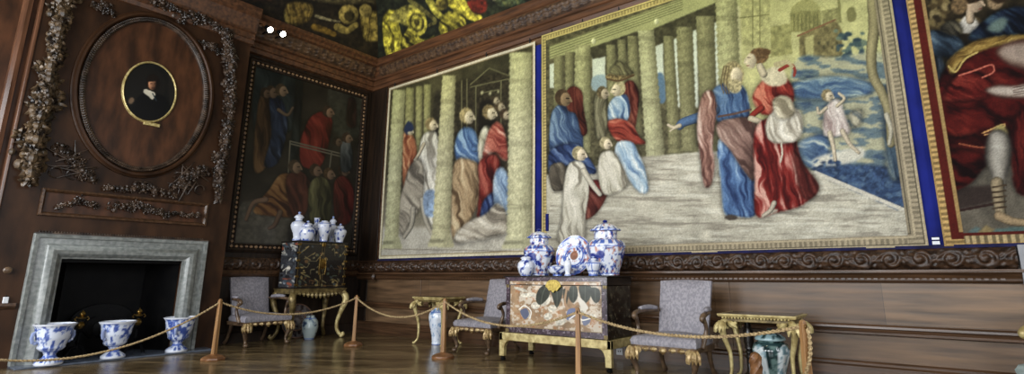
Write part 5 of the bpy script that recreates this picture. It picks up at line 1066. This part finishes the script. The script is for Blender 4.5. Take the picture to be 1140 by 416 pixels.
    # sloping pavement
    P.fill([(618, 196), (700, 176), (800, 168), (905, 190), (930, 203), (1014, 240), (1030, 290), (600, 300), (604, 200)], (190, 184, 162), sm=False, soft=3, var=.12, sc=.08); P.line([(908, 192), (960, 214), (1012, 236)], 4, (206, 200, 180), sm=False)
    g = P.mask([(618, 196), (700, 176), (800, 168), (905, 190), (1014, 240), (1030, 290), (600, 300)], False, 3); n = fbm(x*.035, y*.35, 8, 4); P.lay(g*np.clip((n-.55)*5, 0, .75), (150, 142, 124)); P.lay(g*np.clip((.42-n)*5, 0, .7), (214, 210, 190))
    # bearers at left
    P.drape([(614, 126), (630, 114), (646, 118), (650, 140), (650, 168), (662, 190), (640, 186), (622, 180), (612, 170)], (64, 92, 138), (124, 152, 182), (34, 50, 84), 65, .9, 2); P.drape([(632, 122), (630, 104), (638, 96), (648, 102), (650, 122), (654, 146), (648, 150), (642, 128)], (112, 46, 34), (156, 82, 60), (62, 26, 20), 80, 1.0, 3); P.drape([(612, 168), (640, 160), (656, 176), (664, 192), (650, 192), (632, 184), (614, 200)], (58, 84, 140), (110, 136, 180), (32, 46, 86), 40, 1.0, 4); P.head(628, 110, 8, (150, 122, 88), (94, 72, 48)); P.drape([(612, 186), (628, 182), (634, 206), (616, 212)], (110, 100, 84), (150, 140, 118), (66, 60, 50), 70, 1.0, 4)
    P.drape([(694, 98), (704, 90), (712, 104), (710, 128), (706, 146), (698, 140)], (116, 46, 36), (160, 88, 66), (64, 24, 20), 80, 1.0, 5); P.drape([(676, 122), (684, 108), (698, 106), (702, 124), (696, 138), (680, 140)], (120, 154, 190), (214, 224, 226), (64, 92, 140), 65, 1.0, 6)
    P.drape([(676, 136), (690, 132), (704, 138), (712, 152), (719, 160), (700, 160), (684, 154)], (176, 66, 48), (214, 120, 92), (106, 32, 26), 20, 1.0, 7); P.drape([(686, 160), (704, 158), (712, 172), (718, 186), (722, 212), (712, 214), (698, 198), (686, 190)], (158, 186, 204), (222, 228, 224), (92, 126, 168), 65, .9, 8); P.head(688, 100, 7, SK, (176, 164, 120), -1); P.ell(690, 84, 16, 5, (150, 128, 80), -8, var=.4); P.line([(676, 88), (690, 90), (706, 84)], 2, (112, 84, 52)); P.drape([(678, 80), (690, 68), (700, 76), (706, 82), (690, 84)], (128, 122, 82), (160, 154, 106), (88, 82, 56), 60, 1.6, 6)
    P.drape([(662, 110), (672, 102), (676, 122), (674, 150), (664, 152)], (150, 144, 110), (178, 172, 134), (100, 94, 70), 80, 1.0, 4); P.head(672, 104, 6, SKD, (120, 104, 70))
    P.drape([(644, 208), (660, 204), (676, 212), (668, 232), (654, 244), (642, 238)], (124, 54, 44), (168, 96, 78), (74, 30, 28), 50, 1.0, 9); P.drape([(652, 206), (664, 200), (678, 208), (668, 218)], (150, 50, 44), (186, 88, 74), (90, 30, 28), 30, 1.0, 5)
    # two small attendants in pale wraps
    P.drape([(634, 182), (648, 180), (654, 192), (656, 214), (652, 240), (650, 268), (622, 270), (626, 238), (628, 204)], (198, 192, 170), (222, 216, 198), (142, 134, 116), 82, .9, 15); P.limb([(650, 190), (660, 206), (668, 216)], (7, 5), (202, 194, 172)); P.head(646, 172, 7, SK, (172, 158, 116))
    P.drape([(668, 172), (682, 168), (692, 182), (700, 204), (688, 214), (672, 216), (666, 196)], (194, 188, 164), (218, 212, 192), (136, 128, 110), 75, 1.0, 16); P.head(675, 160, 6, SK, (168, 156, 116))
    # pair of robed walkers at the centre right
    P.drape([(794, 100), (808, 92), (822, 92), (832, 104), (834, 130), (820, 140), (800, 136), (792, 120)], (76, 112, 160), (142, 172, 200), (40, 60, 104), 70, .9, 10); P.limb([(796, 122), (780, 130), (762, 136), (757, 140)], (12, 9), (88, 122, 168), .65); P.limb([(757, 140), (750, 142), (744, 139)], (5, 3), SK); P.line([(752, 142), (746, 146)], 1.5, SK)
    P.drape([(800, 156), (824, 150), (838, 176), (842, 216), (840, 240), (816, 240), (806, 236), (802, 200)], (86, 126, 178), (170, 200, 222), (42, 66, 118), 80, .8, 11); P.drape([(782, 106), (794, 102), (798, 124), (794, 160), (796, 184), (792, 206), (784, 206), (780, 176), (776, 140)], (176, 128, 110), (222, 190, 172), (112, 70, 60), 82, 1.1, 12)
    P.drape([(800, 136), (830, 130), (842, 136), (844, 160), (840, 200), (828, 190), (812, 166), (800, 152)], (152, 116, 102), (190, 158, 140), (98, 68, 60), 50, .8, 13); P.line([(800, 130), (820, 126), (836, 122)], 2.4, (112, 84, 74)); P.ell(816, 84, 12, 16, (168, 152, 104), soft=2, var=.35); P.ell(820, 84, 6.5, 9, SK, soft=1, shade=.3); P.ell(818, 96, 8, 8, (176, 162, 118), soft=2, var=.4)
    for k in range(3): P.line([(806+k*3, 74), (803+k*3, 92), (806+k*3, 104)], 1.2, (126, 106, 66))
    P.ell(814, 242, 7, 3, (92, 80, 70), soft=1)
    P.drape([(838, 106), (850, 88), (866, 82), (880, 92), (884, 108), (876, 124), (852, 128), (842, 120)], (176, 52, 38), (224, 130, 98), (104, 26, 24), 55, 1.0, 14); P.fill([(846, 84), (862, 74), (872, 78), (876, 92), (858, 96)], (206, 194, 160), soft=2, var=.15); P.limb([(848, 120), (838, 128), (836, 134)], (7, 5), (176, 52, 38)); P.limb([(836, 132), (848, 136), (858, 142)], (7, 5), SK)
    P.drape([(842, 140), (876, 132), (884, 150), (890, 172), (898, 194), (910, 210), (896, 226), (884, 232), (866, 236), (842, 240), (840, 200)], (160, 38, 32), (226, 168, 148), (92, 20, 22), 78, .75, 15); P.drape([(884, 150), (892, 178), (912, 208), (896, 222), (886, 190)], (104, 34, 30), (132, 54, 46), (60, 20, 20), 70, .9, 16)
    P.drape([(852, 138), (862, 122), (876, 118), (890, 124), (894, 142), (888, 156), (872, 160), (856, 156)], (208, 200, 178), (232, 226, 208), (150, 140, 120), 65, 1.1, 17); P.drape([(860, 112), (872, 106), (882, 112), (884, 128), (866, 132)], (196, 184, 152), (222, 212, 184), (150, 138, 110), 40, 1.3, 18)
    P.line([(868, 78), (880, 72), (885, 78), (884, 84)], (4, 3), (168, 60, 46)); P.line([(864, 72), (876, 69), (882, 74)], (6, 3), (190, 176, 130)); P.ell(845, 62, 11, 9, (128, 96, 58), -10, var=.4); P.ell(836, 68, 6, 8.5, SK, soft=1, shade=.25); P.limb([(846, 74), (850, 82)], (8, 9), SK); P.ell(853, 58, 5, 4, (112, 82, 48)); P.line([(830, 66), (829, 70)], 2, SK); P.line([(832, 64), (835, 64)], 1, (90, 70, 50)); P.line([(831, 73), (834, 73)], 1, (150, 90, 74)); P.ell(858, 236, 9, 2.6, (176, 166, 146), -18); P.limb([(862, 226), (858, 234), (850, 240)], (6, 4), (196, 184, 160))
    P.line([(870, 160), (871, 170), (869, 180)], 2, (210, 200, 176))
    # woven border strips
    top = 42-.3054*(x-605); inner_t = np.minimum(top+8.5, 400); L = x < 612.5; Rr = x > 977+(y)*.1434; Bm = y > 281-.0255*(x-605)-np.where(x > 900, 0, 0); Tt = y < inner_t
    Bm = P.V[..., 2] < 1.262+.115; Tt = P.V[..., 2] > P.V[..., 2].max()-.10; L = P.V[..., 0] < P.V[..., 0].min()+.085; Rr = P.V[..., 0] > P.V[..., 0].max()-.145; bd = L | Rr | Bm | Tt
    X, Z = P.V[..., 0], P.V[..., 2]; base = np.where((Tt | L)[..., None], np.array([184, 164, 100.]), np.array([160, 146, 116.])); pat = np.where(L | Rr, np.sin(Z*130), np.sin(X*130)); e = np.minimum.reduce([X-X.min(), X.max()-X, Z-Z.min(), Z.max()-Z])
    c = base*(1+.10*np.sign(pat)*(np.abs(e-.055) < .03))[..., None]; c = np.where(((np.abs(e-.012) < .007) | (np.abs(e-.095) < .006))[..., None], base*1.18, c); c = np.where(((np.abs(e-.025) < .005) | (np.abs(e-.125) < .008))[..., None], base*.6, c); P.c = np.where(bd[..., None], c, P.c)
    k = np.clip((Z-2.6)/1.9, 0, 1)[..., None]; P.c = P.c*(1-k*np.array([.02, .0, .14])); return bd  # upper part tinted yellow, warm lamplight baked into the colours
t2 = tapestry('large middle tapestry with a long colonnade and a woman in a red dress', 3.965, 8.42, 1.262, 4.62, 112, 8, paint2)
lining(t2, 3.94, 8.46, 1.255, 4.58); lining(t2, 3.95, 8.46, 1.245, 1.275, -.06, m_navy, 'lower_edge'); cords(t2, (4.15, 4.7, 5.3, 5.95, 6.6, 7.3, 8.1), 4.61, .13)
B().box(4.045, 4.09, -.064, -.05, 1.62, 1.86).build('blue_patch', m_blue, t2)

def paint3(P):
    x, y = P.px, P.py; P.c = np.ones(P.c.shape)*np.array([84, 72, 46])*(.6+.8*fbm(x*.07, y*.07, 3))[..., None]
    P.fill([(1020, 205), (1200, 190), (1260, 300), (1020, 300)], (132, 124, 108), soft=5, var=.2, sc=.06); P.fill([(1050, 214), (1110, 206), (1110, 222), (1054, 234)], (92, 76, 68), soft=3); P.line([(1060, 236), (1110, 226)], 3, (86, 60, 54), sm=False)
    for q, c in (([(1084, 262), (1098, 250), (1108, 256), (1098, 264)], (170, 150, 104)), ([(1098, 264), (1110, 254), (1140, 252), (1150, 268)], (112, 138, 132)), ([(1070, 264), (1086, 252), (1092, 254), (1084, 266)], (120, 142, 138))): P.fill(q, c, sm=False, soft=1)
    R = random.Random(8)
    for _ in range(60): P.ell(R.gauss(1046, 14), R.gauss(16, 12), R.uniform(3, 6), R.uniform(2, 5), R.choice([(150, 132, 84), (116, 98, 60), (180, 162, 110), (84, 72, 46)]), R.uniform(0, 90), soft=1)
    P.drape([(1028, 40), (1046, 34), (1066, 40), (1074, 54), (1060, 64), (1046, 66), (1040, 92), (1030, 84)], (76, 100, 120), (130, 152, 162), (38, 52, 66), 40, .7, 3); P.drape([(1034, 70), (1050, 66), (1054, 110), (1044, 120)], (84, 98, 112), (120, 136, 146), (44, 54, 64), 80, .8, 4)
    P.fill([(1068, 26), (1078, 16), (1090, 26), (1084, 36), (1070, 36)], (210, 204, 190), soft=1, var=.15); P.limb([(1080, 10), (1080, 22)], (9, 10), (206, 184, 152)); P.ell(1085, 3, 10, 11, (206, 182, 150), soft=1, shade=.25); P.ell(1080, -4, 12, 8, (86, 66, 42), soft=1, var=.3); P.line([(1093, 2), (1096, 6)], 2, (206, 182, 150)); P.line([(1088, 0), (1092, 0)], 1, (70, 50, 36)); P.line([(1090, 10), (1093, 9)], 1, (150, 84, 70))
    P.ell(1068, 6, 9, 10, (150, 124, 84), soft=1, var=.3); P.ell(1108, 2, 9, 9, (176, 150, 112), soft=1, var=.2); P.ell(1112, -4, 10, 8, (86, 66, 44), soft=1); P.drape([(1046, 32), (1062, 22), (1072, 34), (1062, 40)], (110, 104, 84), (150, 140, 110), (60, 56, 46), 40, 1.0, 6)
    P.drape([(1078, 44), (1092, 26), (1112, 12), (1140, 8), (1160, 30), (1150, 44), (1110, 46)], (42, 62, 92), (90, 120, 136), (20, 30, 50), 30, .7, 5); P.fill([(1098, 32), (1112, 20), (1122, 22), (1114, 36)], (128, 150, 140), soft=4)
    # big red cloak
    P.drape([(1040, 116), (1050, 80), (1070, 60), (1096, 48), (1150, 42), (1230, 60), (1230, 160), (1150, 176), (1104, 180), (1080, 204), (1052, 212), (1046, 170)], (122, 28, 24), (164, 56, 42), (50, 10, 12), 20, .35, 7, warp=4); P.drape([(1050, 110), (1066, 84), (1090, 80), (1108, 96), (1098, 108), (1070, 112)], (136, 36, 30), (176, 70, 54), (84, 18, 18), 25, .8, 8)
    P.drape([(1046, 150), (1070, 152), (1110, 142), (1120, 146), (1100, 166), (1070, 166), (1048, 162)], (92, 20, 19), (130, 40, 33), (44, 9, 10), 10, .5, 9); P.drape([(1054, 70), (1070, 54), (1096, 42), (1140, 38), (1160, 42), (1150, 48), (1110, 52), (1082, 62), (1068, 74), (1060, 84)], (178, 146, 70), (224, 200, 118), (104, 76, 34), -25, .9, 10)
    P.line([(1056, 74), (1064, 80), (1074, 66), (1088, 58)], 2, (214, 190, 110)); P.line([(1068, 84), (1086, 78), (1104, 72), (1106, 80), (1094, 86)], 1.8, (226, 130, 104)); P.line([(1094, 148), (1118, 138), (1112, 146), (1096, 150)], 1.8, (226, 176, 110)); P.line([(1068, 160), (1096, 164), (1112, 156)], 1.6, (190, 110, 74))
    P.fill([(1104, 146), (1116, 138), (1122, 150), (1110, 162)], (190, 176, 110), soft=2); P.drape([(1126, 140), (1150, 120), (1160, 180), (1146, 214), (1130, 208)], (112, 26, 24), (150, 50, 40), (50, 10, 12), 85, .7, 11)
    for k, cc in enumerate(((110, 74, 62), (158, 132, 114), (186, 166, 148))): P.fill([(1108+k*3, 58), (1120+k, 48+k*2), (1150, 44+k*3), (1170, 60), (1160, 82-k*4), (1138, 78-k*4), (1122, 72-k*3)], cc, soft=3+k)
    for k, cc in enumerate(((96, 60, 52), (170, 150, 134), (204, 190, 174))): P.fill([(1096+k*2, 100), (1112, 94+k*1.5), (1132, 95+k), (1160, 88+k*2), (1160, 108-k*2), (1134, 110-k*2), (1110, 108-k*2)], cc, soft=2+k)
    for k in range(4): P.line([(1128, 98+k*2.6), (1146, 94+k*3)], .9, (120, 92, 80))
    for k, cc in enumerate(((74, 70, 64), (132, 126, 114), (168, 160, 146), (192, 186, 172))): P.fill([(1100+k*2, 150), (1114, 144+k*2), (1126-k*3, 156), (1126-k*3.4, 178), (1119-k*1.6, 200), (1118-k, 210), (1106+k, 210), (1103+k*1.6, 194), (1096+k*3, 176)], cc, soft=2+k*2)
    P.ell(1111, 164, 5, 4, (200, 194, 180), soft=4); P.limb([(1110, 204), (1112, 222), (1114, 236)], (15, 12), (184, 166, 132), .6); P.limb([(1112, 240), (1126, 246), (1142, 248)], (11, 8), (188, 164, 126), .6)
    for k in range(5): P.line([(1105, 208+k*6), (1120, 206+k*6)], 2, (104, 84, 62), sm=False)
    X, Z = P.V[..., 0], P.V[..., 2]; L = X < X.min()+.15; Bm = Z < Z.min()+.11; Tt = Z > Z.max()-.11; Rr = X > X.max()-.15; bd = L | Bm | Tt | Rr; e = np.minimum.reduce([X-X.min(), X.max()-X, Z-Z.min(), Z.max()-Z])
    red, gold = np.array([138, 48, 36.]), np.array([196, 164, 104.]); pat = np.where((L | Rr), np.sin(Z*120), np.sin(X*120)); c = red*np.ones(P.c.shape); c = np.where((np.abs(e-.04) < .022)[..., None], (gold*(1+.13*np.sign(pat))[..., None]), c); c = np.where(((e < .012) | (np.abs(e-.135) < .012))[..., None], gold, c); c = np.where((Bm & ~L & (e < .09) & (e > .02))[..., None], np.array([180, 160, 118.])*(1+.16*np.sign(pat))[..., None], c); P.c = np.where(bd[..., None], c, P.c); return bd
t3 = tapestry('right tapestry, cut by the photo edge, with a large red cloak and red border', 8.535, 10.9, 1.262, 4.62, 110, 5, paint3, 1.55)
lining(t3, 8.46, 10.95, 1.255, 4.58); lining(t3, 8.46, 10.95, 1.245, 1.275, -.06, m_navy, 'lower_edge'); cords(t3, (8.7, 9.6), 4.61, .13)
tg = thing('cloth_tag', 'small striped white tag on the blue strip between the middle and right tapestries', 'tag', (8.478, -.028, 1.318))
b = B(); b.box(-.028, .028, -.003, .003, -.036, -.006).box(-.028, .028, -.003, .003, .008, .028); b.build('white_stripes', m_white, tg); B().box(-.03, .03, -.001, .004, -.045, .036).build('backing', m_navy, tg)

# ------------------------------------------------------------------ light
def area(name, loc, target, sx, sy, power, col):
    l = bpy.data.lights.new(name, 'AREA'); l.shape = 'RECTANGLE'; l.size = sx; l.size_y = sy; l.energy = power; l.color = col
    o = bpy.data.objects.new(name, l); COL.objects.link(o); o.location = loc; d = Vector(target)-Vector(loc); o.rotation_euler = d.to_track_quat('-Z', 'Y').to_euler(); return o
for k, (a0, a1) in enumerate(WX): area('window_light', ((a0+a1)/2, -8.9, 2.8), ((a0+a1)/2, 0, 2.2), 2.2, 4.0, (340, 310, 320, 280)[k], (.94, .97, 1.0))
def spotl(name, loc, target, power, size, col, blend=.6, r=.1):
    l = bpy.data.lights.new(name, 'SPOT'); l.energy = power; l.spot_size = math.radians(size); l.spot_blend = blend; l.color = col; l.shadow_soft_size = r
    o = bpy.data.objects.new(name, l); COL.objects.link(o); o.location = loc; d = Vector(target)-Vector(loc); o.rotation_euler = d.to_track_quat('-Z', 'Y').to_euler(); return o
spotl('cove_fill_spot', (5.5, -3.6, 5.9), (1.2, -.3, 5.5), 360, 46, (1.0, .86, .5))  # unseen warm spot, added to brighten the right cove
spotl('picture_wash', (5.2, -5.0, 6.2), (5.0, 0, 3.9), 260, 90, (1.0, .88, .6), 1.0)
w = bpy.data.worlds.new('world'); bpy.context.scene.world = w; w.use_nodes = True; w.node_tree.nodes['Background'].inputs[0].default_value = (.55, .6, .7, 1); w.node_tree.nodes['Background'].inputs[1].default_value = .05
area('window_light', (11.75, -3.6, 2.9), (0, -3.8, 2.2), 2.0, 3.4, 150, (.9, .95, 1.0))
sc_ = bpy.context.scene; sc_.view_settings.view_transform = 'Standard'; sc_.view_settings.look = 'None'; sc_.view_settings.exposure = 0.0
sc_.cycles.use_denoising = True; sc_.cycles.max_bounces = 6; sc_.cycles.sample_clamp_indirect = 6
